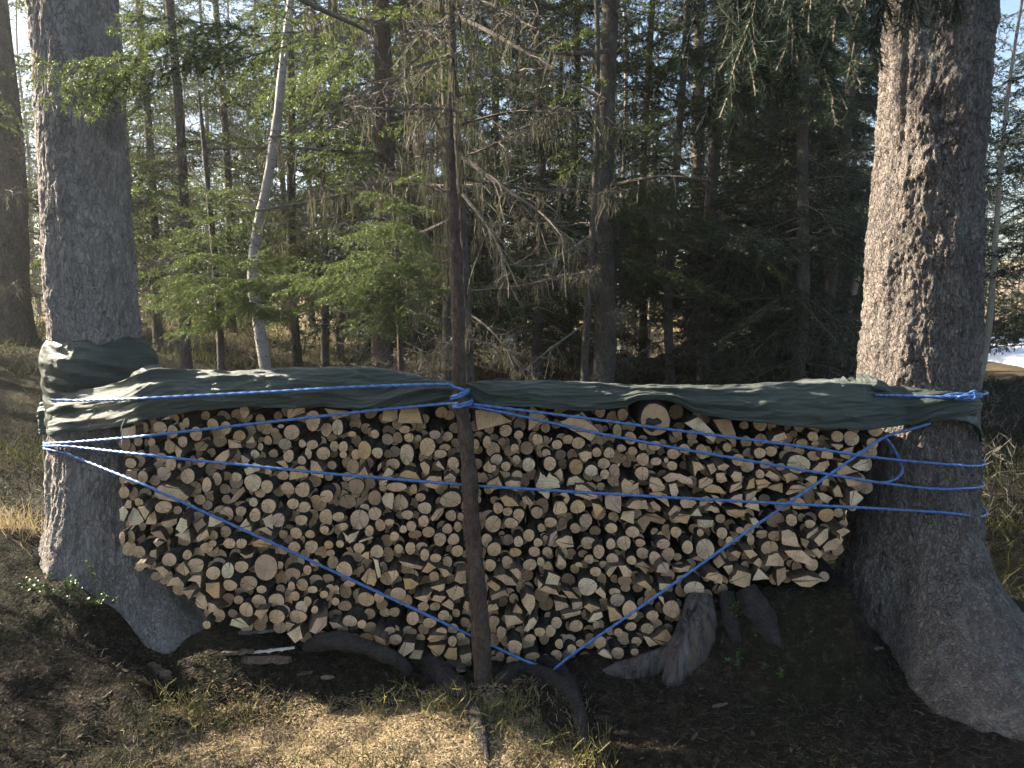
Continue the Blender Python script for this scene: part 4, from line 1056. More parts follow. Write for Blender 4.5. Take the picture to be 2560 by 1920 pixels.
p 1420 560 1450 470 1530 460 1535 580 1480 590;r 1475 410 60 30 d;r 905 680 70 58;p 1050 720 1180 690 1220 650 1170 765;p 1205 740 1240 690 1350 700 1300 760;p 1300 780 1370 725 1420 770 1410 830;r 610 730 72 70;r 730 710 45 50;r 755 775 55 50 d;r 415 790 60 45 d
r 330 750 40 32;r 1135 800 52 42;r 1245 795 47 40;r 1325 877 50 45;r 1440 855 35 42;p 1500 800 1525 740 1560 760 1555 860;r 1040 905 55 65;r 1195 945 62 45;r 1145 1005 55 50 d;r 1520 940 42 45 d;r 1410 1000 50 45;r 460 930 65 50;r 570 960 40 40;r 830 1020 47 42
r 880 1100 58 48;p 670 1050 790 1090 795 1165 700 1120 o;r 1025 1030 50 32 d;r 1305 1030 50 42;p 1170 1090 1200 1055 1345 1065 1280 1120 1200 1125 o;r 1405 1115 42 45;r 1480 1070 40 35;p 890 1230 960 1120 1060 1130 1050 1200 930 1280 p;p 1000 1270 1060 1190 1140 1200 1110 1285 p
p 1170 1160 1340 1140 1330 1200 1260 1270 o;p 1325 1250 1370 1170 1450 1170 1450 1280 1395 1330 o;p 1470 1240 1580 1220 1580 1290 1500 1340;p 1350 1340 1480 1380 1530 1390 1440 1415 p;r 335 855 50 30 d
@1200 1300
r 95 415 50 55;r 250 388 50 55;r 460 410 62 52;r 560 385 35 42;r 620 420 42 40;p 705 420 720 310 790 380 780 410;r 908 412 35 22;r 1005 360 45 40;r 1220 360 55 52;r 1395 370 45 38;r 1135 410 38 35;p 270 460 340 440 385 490 350 545;p 135 510 230 495 300 540 350 605 240 600
p 55 590 110 555 190 610 160 670 o;p 95 700 230 640 260 680 110 740 g;p 525 540 580 590 540 640;p 600 590 630 475 745 520 715 600 p;p 540 640 600 600 700 640 730 690 640 680;p 755 640 840 660 910 730 820 720 o;r 990 612 82 82 p;p 1055 660 1110 610 1160 680 1155 735
r 1065 475 50 42;r 1120 535 42 45 d;p 1160 490 1200 420 1270 420 1190 530;p 1270 420 1340 415 1400 470 1390 520 1320 520;r 1335 560 65 50 d;p 1420 400 1500 380 1570 440 1530 500 1480 450 d;p 1440 580 1520 555 1585 620 1575 660 o;p 1640 420 1690 380 1740 400 1745 500 1620 480 g
p 1650 580 1790 590 1700 650 1650 640 p;r 1600 350 50 60;p 1775 430 1850 470 1940 430 1900 475 1830 480;p 1640 700 1690 710 1700 790;r 1765 820 80 75;r 1240 660 50 35;r 1265 735 65 60 g;r 1380 830 68 85;p 680 740 800 760 820 800 700 840;p 755 870 930 830 935 860 790 910
p 955 800 1000 765 1110 810 1030 860 o;p 1170 790 1240 810 1320 900 1200 940 o;p 990 940 1050 860 1120 840 1135 885 1040 940 p;p 850 760 940 750 945 810 855 830 g;p 380 740 430 670 500 700 510 780 460 880;p 300 850 330 770 390 830 390 860 o;p 65 840 80 780 150 770 175 820
r 130 930 50 48;p 225 870 330 880 400 940 250 1000;p 400 1020 450 920 500 890 525 940 440 1030 p;r 195 1035 45 55;r 210 1095 45 35 d;r 320 1165 65 60;r 460 1088 52 35;r 550 1030 50 42;r 650 1020 48 55;r 705 945 48 53;r 885 975 62 55;r 730 1140 38 45;r 845 1185 40 40
r 925 1135 42 35;r 1015 1085 45 45 d;r 1105 1125 55 62;p 1085 1230 1140 1185 1180 1200 1220 1275 1150 1265 p;r 1270 1225 60 52;r 1390 980 50 40;r 1590 880 55 50;r 1540 1000 60 53;r 1200 1025 38 35;r 1275 1035 42 40;r 1440 1120 45 45
p 1500 1070 1560 1080 1645 1145 1560 1165;p 1580 1090 1720 1000 1775 1080 1720 1165 1650 1150 o;r 1425 1215 35 35;r 485 1265 65 55;r 300 1300 55 60;r 185 1255 40 45 d;r 600 1280 50 45 d;r 1070 960 30 35
"""
PIECES = []          # dict: cx cy (px), outline [(px,py)], kind, flag, area
ox = oy = 0; fac = 600 / 2212
for line in WOOD.strip().splitlines():
    line = line.strip()
    if line[0] in '@#':
        ox, oy = map(float, line[1:].split()); fac = (600 if line[0] == '@' else 900) / 2212; continue
    for it in line.split(';'):
        tk = it.split(); flag = ''
        if tk[-1].isalpha(): flag = tk.pop()
        v = list(map(float, tk[1:]))
        if tk[0] == 'r':
            cx, cy, rx, ry = ox + v[0] * fac, oy + v[1] * fac, v[2] * fac * 1.07, v[3] * fac * 1.07
            PIECES.append(dict(k='r', cx=cx, cy=cy, rx=rx, ry=ry, f=flag, area=math.pi * rx * ry))
        else:
            pts = [(ox + v[i] * fac, oy + v[i + 1] * fac) for i in range(0, len(v), 2)]
            ar = 0
            for i in range(len(pts)):
                x1, y1 = pts[i]; x2, y2 = pts[(i + 1) % len(pts)]; ar += x1 * y2 - x2 * y1
            if ar < 0: pts.reverse()
            PIECES.append(dict(k='p', pts=pts, f=flag, area=abs(ar) / 2, cx=sum(p[0] for p in pts) / len(pts), cy=sum(p[1] for p in pts) / len(pts)))
# the great round log on top of the stack
PIECES.append(dict(k='r', cx=1200 + 1612 * 600 / 2212, cy=950 + 365 * 600 / 2212, rx=140 * .2712, ry=158 * .2712, f='b', area=9999))
# no piece twice: drop one that sits on another's place
keep = []
for p in PIECES:
    if not any(q['k'] == p['k'] and math.hypot(q['cx'] - p['cx'], q['cy'] - p['cy']) < 7 for q in keep): keep.append(p)
PIECES = keep

lrng = np.random.default_rng(3)
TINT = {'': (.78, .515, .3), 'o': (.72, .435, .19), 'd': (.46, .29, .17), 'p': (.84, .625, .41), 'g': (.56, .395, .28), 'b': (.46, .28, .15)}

def outline_world(p, Y):
    """outline of a cut end in the plane at distance Y, counter-clockwise seen from the front, as (x,z)"""
    out = []
    if p['k'] == 'r':
        n = 16; ph = lrng.uniform(0, 6.28); e1, e2 = lrng.uniform(.0, .06, 2)
        for i in range(n):
            a = -2 * math.pi * i / n
            m = 1 + e1 * math.sin(2 * a + ph) + e2 * math.sin(3 * a + 2 * ph) + lrng.normal() * .012
            w = at(p['cx'] + p['rx'] * m * math.cos(a), p['cy'] + p['ry'] * m * math.sin(a), Y); out.append((w.x, w.z))
        return out, [0] * n
    pts = p['pts']; m = len(pts); edge = []
    cxm, cym = p['cx'], p['cy']
    for i in range(m):
        x1, y1 = pts[i]; x2, y2 = pts[(i + 1) % m]
        L = math.hypot(x2 - x1, y2 - y1); k = 3 if L > 14 else 2
        straight = L > .55 * math.sqrt(p['area'])
        for j in range(k):
            t = j / k
            jx, jy = (lrng.normal(size=2) * .022 * math.sqrt(p['area'])) if j else (0, 0)
            w = at(x1 + (x2 - x1) * t + jx, y1 + (y2 - y1) * t + jy, Y); out.append((w.x, w.z)); edge.append(1 if straight else 0)
    out.reverse(); edge = edge[::-1]; edge = edge[1:] + edge[:1]
    return out, edge

def log_geometry(p, Y, length, back):
    """body V,F,mats and cut-end V,F with pith coordinates"""
    ol, edge = outline_world(p, Y)
    n = len(ol); cx = sum(a for a, _ in ol) / n; cz = sum(b_ for _, b_ in ol) / n
    tilt = lrng.normal(size=2) * .018       # the saw cut is not quite square
    V, F, Mi = [], [], []
    segs = 4
    bend = lrng.normal(size=2) * .008
    taper = lrng.uniform(.92, 1.12)
    for s in range(segs):
        t = s / (segs - 1)
        k = 1 + (taper - 1) * t
        dx, dz = back[0] * t + bend[0] * math.sin(math.pi * t), back[1] * t + bend[1] * math.sin(math.pi * t)
        for (x, z) in ol:
            j = 1 + (lrng.normal() * .03 if 0 < s < segs - 1 else 0)
            V.append((cx + dx + (x - cx) * k * j, Y + length * t + (tilt[0] * (x - cx) + tilt[1] * (z - cz)) * (1 - t) * 8 * .5, cz + dz + (z - cz) * k * j))
    for s in range(segs - 1):
        for i in range(n):
            a = s * n + i; b_ = s * n + (i + 1) % n
            F.append((a, a + n, b_ + n, b_)); Mi.append(edge[i])
    F.append(tuple(range(n))); Mi.append(0)
    F.append(tuple((segs - 1) * n + i for i in range(n - 1, -1, -1))); Mi.append(0)
    # cut end: slightly inside the bark, 2.5 mm proud
    ins = .945 if p['k'] == 'r' else .97
    pith = (cx + lrng.normal() * .004, cz + lrng.normal() * .004)
    if p['k'] == 'p':
        best = None
        for i in range(n):
            x, z = ol[i]; d = math.hypot(x - cx, z - cz)
            if best is None or d > best[0]: best = (d, x, z)
        pith = (best[1], best[2])
    EV = [(cx, Y - .0035 , cz)]; EC = [(cx - pith[0], 0, cz - pith[1])]
    for ring, dy in ((.55, -.0035), (1.0, -.0022)):
        for i, (x, z) in enumerate(ol):
            xx, zz = cx + (x - cx) * ins * ring, cz + (z - cz) * ins * ring
            EV.append((xx, V[i][1] * ring + Y * (1 - ring) + dy + (lrng.normal() * .0007 if ring < 1 else 0), zz)); EC.append((xx - pith[0], 0, zz - pith[1]))
    EV[0] = (cx, Y - .0035, cz)
    EF = [(0, 1 + i, 1 + (i + 1) % n) for i in range(n)]
    for i in range(n):
        a = 1 + i; b_ = 1 + (i + 1) % n
        EF.append((a, a + n, b_ + n, b_))
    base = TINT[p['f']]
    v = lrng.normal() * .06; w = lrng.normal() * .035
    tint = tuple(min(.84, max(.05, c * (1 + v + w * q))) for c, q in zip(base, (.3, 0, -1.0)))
    return (V, F, Mi), (EV, EF, EC), tint, (cx, cz)

def end_attrs(me, EC, tint, shift, per_vert=False):
    a = me.attributes.new("endco", 'FLOAT_VECTOR', 'POINT'); a.data.foreach_set("vector", np.asarray(EC, np.float32).ravel())
    t = me.attributes.new("tint", 'FLOAT_COLOR', 'POINT')
    k = len(me.vertices)
    tv = np.ones((k, 4), np.float32); tv[:, :3] = tint
    t.data.foreach_set("color", tv.ravel())
    s = me.attributes.new("shift", 'FLOAT', 'POINT'); s.data.foreach_set("value", np.broadcast_to(np.asarray(shift, np.float32), (k,)).copy())

PIECES.sort(key=lambda p: -p['area'])
def span_px(p): return math.sqrt(p['area'])

POLE_X = lambda py: np.interp(py, [820 * S, 1480 * S], [990 * S, 1043 * S])
def zone(p):
    left = p['cx'] < POLE_X(p['cy'])
    x, y = p['cx'] / S, p['cy'] / S
    # blue ropes divide the front of the stack into fields
    def on(x0, y0, x1, y1): return y0 + (y1 - y0) * (x - x0) / (x1 - x0)
    rr = .8 * math.sqrt(p['area'] / math.pi) / S
    side = "left" if left else "right"
    def hit(x0, y0, x1, y1):
        if not min(x0, x1) < x < max(x0, x1): return False
        L = math.hypot(x1 - x0, y1 - y0); return abs((y - on(x0, y0, x1, y1)) * (x1 - x0) / L) < rr
    if abs(p['cx'] - POLE_X(p['cy'])) < 62:
        return f"touching the pole's {side} side, " + ("above level rope" if y < 1046 else "below level rope")
    if left:
        if hit(110, 957, 985, 873): return "crossed by the top rope left of pole"
        if hit(110, 962, 985, 1045): return "crossed by the level rope left of pole"
        if hit(140, 978, 1180, 1440): return "crossed by the slanting rope left of pole"
    else:
        if hit(1000, 872, 1920, 992): return "crossed by the top rope right of pole"
        if hit(1000, 875, 1920, 1046): return "crossed by the second rope right of pole"
        if hit(985, 1046, 2085, 1111): return "crossed by the level rope right of pole"
        if hit(1210, 1430, 1920, 935): return "crossed by the right slanting rope"
    if left:
        if y < on(110, 957, 985, 873): return "above top rope left of the pole"
        if y < on(110, 962, 985, 1045): return "between blue ropes left of the pole"
        if y < on(110, 962, 1180, 1440):
            return "under level rope left of the pole"
        return "under slanting rope left of the pole"
    if y < on(1000, 872, 1920, 990): return "above top rope right of the pole"
    if y < on(1000, 875, 1920, 1045): return "between two upper ropes, right half"
    if y < on(985, 1045, 2085, 1112): return "above level rope, right half"
    if y < on(1210, 1430, 1920, 935): return "inside the right slanting rope"
    return "under right slanting rope near trunk"

def shape_words(p):
    col = {'': "tan", 'o': "orange-tan", 'd': "dull brown", 'p': "pale", 'g': "greyish", 'b': "brown"}[p['f']]
    s = span_px(p)
    if p['k'] == 'r':
        e = max(p['rx'], p['ry']) / min(p['rx'], p['ry'])
        size = "large" if s > 34 else "biggish" if s > 30 else "medium" if s > 26 else "smallish" if s > 23 else "small" if s > 19 else "thin"
        shape = ("upright oval" if p["ry"] > p["rx"] else "flat oval") if e > 1.22 else "round"
        return f"{size} {shape} log with {col} cut end"
    m = len(p['pts']); size = "large" if s > 34 else "medium" if s > 24 else "small"
    shape = "three-sided split" if m == 3 else "four-sided split" if m == 4 else "rounded split" if m >= 6 else "wedge-shaped split"
    return f"{size} {shape} log with {col} end"

body_mats = [M['bark_log'], M['split_wood']]
placed = []
rest = Acc(); rest_e = dict(V=[], F=[], C=[], T=[], S=[])
N_IND = 300
for i, p in enumerate(PIECES):
    Y = PILE_Y + lrng.uniform(-.035, .02) - (.025 if p['k'] == 'p' else 0)
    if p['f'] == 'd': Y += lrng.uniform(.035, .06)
    for q in placed:     # overlapping neighbours: the smaller one sits further back
        if math.hypot(q[0] - p['cx'], q[1] - p['cy']) < .62 * (q[2] + span_px(p) / 1.77): Y = max(Y, q[3] + .012)
    placed.append((p['cx'], p['cy'], span_px(p) / 1.77, Y))
    xw = at(p['cx'], p['cy'], Y).x
    length = lrng.uniform(.26, .34)
    if xw < -1.42: length = .16
    if p['f'] == 'b': Y = 3.015; length = .34
    back = (lrng.normal() * .018, lrng.normal() * .012 + .004)
    body, end, tint, c0 = log_geometry(p, Y, length, back)
    shift = lrng.random()
    if i < N_IND:
        ctr = Vector((c0[0], Y, c0[1]))
        bm = poly_mesh("firewood_log", [Vector(v) - ctr for v in body[0]], body[1], body_mats, body[2])
        bm.polygons.foreach_set("use_smooth", [p['k'] == 'r' and j < len(body[1]) - 2 for j in range(len(body[1]))])
        o = new_obj("firewood_log", bm); o.location = ctr
        if p['f'] == 'b':
            tag(o, "great round log with rotten brown heart lying on top under the tarpaulin", "log", "logs of the firewood stack")
        else:
            lab = shape_words(p) + " " + zone(p)
            if len(lab.split()) > 16: lab = lab.replace(" cut", "").replace(" the", "")
            tag(o, lab, "log", "logs of the firewood stack")
        em = poly_mesh("cut_end", [Vector(v) - ctr for v in end[0]], end[1], [M['cut_wood']], None, True)
        end_attrs(em, end[2], tint, shift)
        new_obj("cut_end", em, o)
        if p['f'] == 'b':      # rotten hollow heart of the great log
            hp = [(.028 * (1 + .4 * math.sin(2 * a_) + .25 * math.sin(5 * a_ + 1) + lrng.normal() * .08) * math.cos(a_) - .012, -.0065 + .001 * lrng.normal(), .026 * (1 + .35 * math.sin(3 * a_)) * math.sin(a_) - .014) for a_ in np.linspace(0, 6.283, 22)[:-1]]
            hm_ = poly_mesh("rotten_heart", hp, [tuple(range(len(hp)))], [M['bark_log']])
            new_obj("rotten_heart", hm_, o)
    else:
        rest.add(body[0], body[1], 0); rest.M[-len(body[1]):] = body[2]
        k = len(rest_e['V']); rest_e['V'] += end[0]; rest_e['F'] += [tuple(a + k for a in f) for f in end[1]]
        rest_e['C'] += end[2]; rest_e['T'] += [tint] * len(end[0]); rest_e['S'] += [shift] * len(end[0])

# pieces further in that fill the gaps between the front ends
OUT = [(262, 905), (330, 905), (560, 880), (850, 878), (985, 870), (1300, 880), (1500, 890), (1880, 920), (1885, 1010), (1850, 1110), (1815, 1190), (1775, 1255), (1620, 1262), (1530, 1290), (1450, 1385), (1300, 1415), (1180, 1440), (1050, 1445),
       (960, 1440), (880, 1410), (780, 1385), (640, 1375), (520, 1350), (440, 1350), (400, 1290), (300, 1225), (262, 1170)]
def inside(x, y):
    c = False
    for i in range(len(OUT)):
        x1, y1 = OUT[i]; x2, y2 = OUT[i - 1]
        if (y1 > y) != (y2 > y) and x < (x2 - x1) * (y - y1) / (y2 - y1) + x1: c = not c
    return c
fill = []
for yy in np.arange(870, 1450, 27):
    for xx in np.arange(250, 1900, 29):
        x = xx + lrng.uniform(-10, 10); y = yy + lrng.uniform(-9, 9)
        if not inside(x, y): continue
        X_, Y_ = x * S, y * S
        d = min((math.hypot(q[0] - X_, q[1] - Y_) - q[2] for q in placed))
        if d < -6: continue
        r = lrng.uniform(11, 19)
        fill.append(dict(k='r', cx=X_, cy=Y_, rx=r, ry=r * lrng.uniform(.85, 1.15), f=('d', 'g', '', '')[int(lrng.integers(4))], area=r * r * 3.1))
for p in fill:
    Y = PILE_Y + lrng.uniform(.035, .085)
    body, end, tint, c0 = log_geometry(p, Y, .5 if -1.25 < at(p['cx'], p['cy'], Y).x < 1.3 else .2 if at(p['cx'], p['cy'], Y).x > -1.4 else .08, (0, 0))
    rest.add(body[0], body[1], 0); rest.M[-len(body[1]):] = body[2]
    k = len(rest_e['V']); rest_e['V'] += end[0]; rest_e['F'] += [tuple(a + k for a in f) for f in end[1]]
    rest_e['C'] += end[2]; rest_e['T'] += [tint] * len(end[0]); rest_e['S'] += [lrng.random()] * len(end[0])
ro = new_obj("stacked_firewood", rest.mesh("stacked_firewood", body_mats))
tag(ro, "smaller log ends and inner logs filling the firewood stack", "firewood", kind="stuff")
em = poly_mesh("cut_end", rest_e['V'], rest_e['F'], [M['cut_wood']], None, True)
a = em.attributes.new("endco", 'FLOAT_VECTOR', 'POINT'); a.data.foreach_set("vector", np.asarray(rest_e['C'], np.float32).ravel())
t = em.attributes.new("tint", 'FLOAT_COLOR', 'POINT'); tv = np.ones((len(rest_e['V']), 4), np.float32); tv[:, :3] = np.asarray(rest_e['T']); t.data.foreach_set("color", tv.ravel())
s_ = em.attributes.new("shift", 'FLOAT', 'POINT'); s_.data.foreach_set("value", np.asarray(rest_e['S'], np.float32))
eo = new_obj("cut_end", em, ro); eo["kind"] = "stuff"

# ------------------------------------------------------------------ the upright pole
pole = empty("support_pole", (at2(1043, 1485, 2.93).x, 2.93, gh(at2(1043, 1485, 2.93).x, 2.93)))
tag(pole, "upright bark-covered pole leaning against the middle of the firewood stack", "pole")
PP = [(1046, 1500, 2.93, .037), (1040, 1380, 2.935, .0365), (1030, 1250, 2.945, .034), (1019, 1120, 2.955, .032), (1012, 1000, 2.965, .030), (1000, 900, 2.975, .028), (993, 830, 2.985, .0265), (990, 700, 3.0, .027), (985, 560, 3.02, .024), (978, 430, 3.05, .019), (975, 330, 3.07, .013), (972, 200, 3.1, .005)]
sp = spline([(*at2(x, y, Y), r) for x, y, Y, r in PP], 90)
V, F = tube([p[:3] for p in sp], [p[3] * (1 + .05 * math.sin(i * .9) + .05 * math.sin(i * 2.3)) for i, p in enumerate(sp)], 20, .16, 3)
o = new_obj("stem", poly_mesh("stem", V, F, [M['bark_red']], smooth=True), pole); o.location = -Vector(pole.location)
for (x, y, Y, a) in [(1004, 955, 2.94, .2), (1016, 1080, 2.925, -.3), (1018, 1175, 2.92, .25), (1030, 1215, 2.913, 0), (990, 770, 2.975, .1)]:   # pruned branch stubs
    c = at2(x, y, Y)
    d = Vector((a, -1, .35)).normalized()
    V, F = tube([c - d * -.02, c + d * .004, c + d * .012], [.016, .0145, .012], 9, .1, 4)
    a_ = Acc(); a_.add([v + d * -.012 for v in V], F, 0); a_.M[-1] = 1
    k = poly_mesh("branch_stub", a_.V, a_.F, [M['bark_red'], M['split_wood']], a_.M); o = new_obj("branch_stub", k, pole); o.location = -Vector(pole.location)

# ------------------------------------------------------------------ the tarpaulin
def circ_y(px, c, R):
    """distance Y at which a column meets a round trunk, its flank when it misses"""
    u = (px - 1106.0) / 1685.0 * 1.035
    A_ = 1 + u * u; B_ = -2 * (u * c[0] + c[1]); C_ = c[0] ** 2 + c[1] ** 2 - R * R
    disc = B_ * B_ - 4 * A_ * C_
    if disc <= 0: return c[1] - .03
    return (-B_ - math.sqrt(disc)) / (2 * A_)

def front_y(px, gap=0.0, RL=.232, RR=.285):
    p0 = 3.02 - gap
    if px < 170: return circ_y(px, LT, RL + gap)
    if px < 300: t = (px - 170) / 130; return circ_y(170, LT, RL + gap) * (1 - t) + p0 * t
    if px < 1860: return p0
    if px < 1950: t = (px - 1860) / 90; return p0 * (1 - t) + circ_y(1950, RT, RR + gap) * t
    return circ_y(px, RT, RR + gap)

def sheet(name, cols, seed, top_depth, amp, conv=None, tail=None, nv=64, seam_l=False):
    """cols: (px, top y, bottom y) along the front; a creased cloth lying over the top and hanging down in front"""
    px0, px1 = cols[0][0], cols[-1][0]
    n = int((px1 - px0) / 4.2)
    C = np.array(cols, float)
    V, UV = [], []
    for i in range(n + 1):
        px = px0 + (px1 - px0) * i / n
        ty = np.interp(px, C[:, 0], C[:, 1]) + 2.0 * mn.noise(Vector((px * .03, seed, 0)))
        by = np.interp(px, C[:, 0], C[:, 2]) + 3.0 * mn.noise(Vector((px * .025, seed + 5, 0)))
        Yf = front_y(px)
        pt, pb = at2(px, ty, Yf + .03), at2(px, by, Yf - .005)
        dep = top_depth(px)
        for j in range(nv + 1):
            v = j / nv
            if v < .25:
                t = v / .25
                q = pt + Vector((0, dep * (1 - t), -.2 * dep * (1 - t)))
            elif v < .94:
                t = (v - .25) / .69
                q = pt.lerp(pb, t) + Vector((0, -.022 * math.sin(math.pi * min(1, t * .9 + .08)), 0))
                if t < .2: q.y += .0
            else:
                t = (v - .94) / .06
                q = pb + Vector((0, .07 * t, .012 * t))
            # long creases running with the pull of the ropes, gathering where it is tied
            s = (px - px0) / (px1 - px0)
            cv = conv(px) if conv else 1.0
            f = mn.fractal(Vector((px * .0045 + seed, v * 4.2 * cv + .004 * px * .3, seed)), 1, 2, 4)
            g = 1 - abs(mn.noise(Vector((px * .006 + 9 + seed, v * 5.0 * cv - px * .0035, 2)))) * 2.2
            w = mn.noise(Vector((px * .03, v * 5, seed + 3)))
            cr = 1 - abs(mn.noise(Vector((px * .017 + seed, v * 13.0 * cv + px * .008, 6)))) * 2.6
            dd = amp * (f * .85 + max(-.5, g) * .5 + w * .18 + max(0, cr) * .28)
            q = q + Vector((0, -dd, dd * (.5 if v < .4 else .15)))
            V.append(tuple(q)); UV.append((px * .0009, v))
    m = nv + 1
    ii = np.arange(nv)[None, :] + m * np.arange(n)[:, None]
    F = np.stack([ii, ii + m, ii + m + 1, ii + 1], -1).reshape(-1, 4)
    me = tri_mesh(name, V, F, [M['tarp']], smooth=True, n=4)
    ul = me.uv_layers.new(name="UVMap"); UVa = np.array(UV, np.float32)
    lv = np.empty(len(me.loops), np.int32); me.loops.foreach_get("vertex_index", lv)
    ul.data.foreach_set("uv", UVa[lv].ravel())
    return me

tarp = empty("tarpaulin", (0, PILE_Y, 1.1))
tag(tarp, "long green woven tarpaulin drawn over the firewood and tied round both trunks", "tarpaulin")
def add_tarp(name, me):
    o = new_obj(name, me, tarp); o.location = -Vector(tarp.location)
    md = o.modifiers.new("thick", 'SOLIDIFY'); md.thickness = .003; md.offset = 0
    return o
colsL = [(88, 860, 942), (97, 858, 940), (130, 853, 938), (170, 845, 930), (230, 836, 926), (270, 828, 918), (300, 815, 912), (330, 800, 903), (430, 799, 887), (500, 803, 880), (560, 797, 878), (640, 793, 882), (700, 797, 878), (780, 797, 884), (850, 806, 880), (930, 817, 876), (985, 830, 867), (1000, 832, 864)]
add_tarp("left_cover", sheet("left_cover", colsL, 3.0, lambda px: .02 + .68 * sst(290, 420, px), .02, lambda px: 1 + .9 * sst(800, 990, px)))
colsR = [(985, 832, 864), (1000, 830, 868), (1050, 824, 877), (1150, 821, 878), (1230, 825, 886), (1300, 829, 886), (1350, 831, 878), (1375, 832, 866), (1410, 832, 862), (1450, 833, 866), (1475, 833, 878), (1500, 833, 893), (1600, 831, 908), (1700, 826, 920), (1800, 829, 927), (1880, 833, 927), (1950, 838, 918), (2030, 846, 908), (2080, 850, 900), (2112, 856, 886)]
add_tarp("right_cover", sheet("right_cover", colsR, 8.0, lambda px: .02 + .72 * (1 - sst(1790, 1860, px)), .016, lambda px: 1 + .9 * (1 - sst(985, 1060, px)) + .7 * sst(1950, 2110, px)))

def wrap(name, c, rad, z_lo, z_hi, a0, a1, seed, amp, nz=60, na=210, slant=0.0):
    V, UV = [], []
    for i in range(na + 1):
        s = i / na; a = a0 + (a1 - a0) * s
        for j in range(nz + 1):
            v = j / nz
            zl = z_lo + .02 * mn.noise(Vector((a * 2.2, seed, 1))); zh = z_hi + .03 * mn.noise(Vector((a * 1.7, seed, 2)))
            z = zl + (zh - zl) * v
            f = mn.fractal(Vector((a * 1.1 + seed, z * 14 + slant * a, seed)), 1, 2, 4)
            g = 1 - abs(mn.noise(Vector((a * 1.4 + seed, z * 17 + slant * a, 5)))) * 2.2
            r = rad(z, a) + amp * (f + .6 * max(-.5, g)) + .004 * mn.noise(Vector((a * 9, z * 30, 1)))
            if v > .93: r -= .02 * (v - .93) / .07
            V.append((c[0] + r * math.cos(a), c[1] + r * math.sin(a), z)); UV.append((a * .3, v))
    m = nz + 1
    ii = np.arange(nz)[None, :] + m * np.arange(na)[:, None]
    F = np.stack([ii, ii + m, ii + m + 1, ii + 1], -1).reshape(-1, 4)
    me = tri_mesh(name, V, F, [M['tarp']], smooth=True, n=4)
    ul = me.uv_layers.new(name="UVMap"); UVa = np.array(UV, np.float32)
    lv = np.empty(len(me.loops), np.int32); me.loops.foreach_get("vertex_index", lv)
    ul.data.foreach_set("uv", UVa[lv].ravel())
    return me
zt, zb2 = at2(190, 738, 3.27).z, at2(190, 930, 3.27).z
add_tarp("trunk_wrap", wrap("trunk_wrap", LT, lambda z, a: lprof(z) + .018 + .03 * math.exp(-((z - (zb2 + .26)) / .09) ** 2) * (1 + .6 * math.cos(a - .2)), zb2 - .005, zt, D(-265), D(75), 4.0, .011, slant=.8))
# loose folds standing up on top, left and right
def fold(name, pts, w, seed):
    n = 26; V = []
    P = spline(pts, n)
    for i in range(n):
        t = i / (n - 1); hh = w * math.sin(math.pi * t) ** .7 + .004
        for j in range(9):
            s = j / 8; a = math.pi * s
            V.append((P[i][0] + .01 * mn.noise(Vector((i * .3, s * 3, seed))), P[i][1] + hh * .8 * math.cos(a), P[i][2] + hh * math.sin(a) * (1 + .35 * mn.noise(Vector((i * .35, s * 2, seed + 4)))) - .012))
    ii = np.arange(8)[None, :] + 9 * np.arange(n - 1)[:, None]
    F = np.stack([ii, ii + 9, ii + 10, ii + 1], -1).reshape(-1, 4)
    me = tri_mesh(name, V, F, [M['tarp']], smooth=True, n=4)
    ul = me.uv_layers.new(name="UVMap")
    lv = np.empty(len(me.loops), np.int32); me.loops.foreach_get("vertex_index", lv)
    ul.data.foreach_set("uv", (np.asarray(V, np.float32)[:, [0, 2]][lv]).ravel())
    return me
add_tarp("fold", fold("fold", [at2(1660, 838, 3.2), at2(1740, 832, 3.22), at2(1815, 834, 3.22), at2(1850, 836, 3.2)], .035, 1))
add_tarp("fold", fold("fold", [at2(1840, 838, 3.12), at2(1858, 830, 3.12), at2(1885, 834, 3.1), at2(1925, 840, 3.09)], .05, 2))
add_tarp("fold", fold("fold", [at2(1790, 836, 3.15), at2(1830, 833, 3.15), at2(1862, 833, 3.13)], .04, 5))
add_tarp("fold", fold("fold", [at2(270, 825, 3.2), at2(310, 808, 3.2), at2(345, 806, 3.22), at2(380, 810, 3.25)], .04, 3))
add_tarp("fold", fold("fold", [at2(640, 803, 3.25), at2(700, 800, 3.25), at2(790, 800, 3.25), at2(860, 806, 3.25), at2(930, 815, 3.2)], .022, 4))
add_tarp("hanging_corner", fold("hanging_corner", [at2(2050, 900, 3.15), at2(2085, 905, 3.16), at2(2110, 920, 3.2), at2(2120, 950, 3.25)], .03, 6))

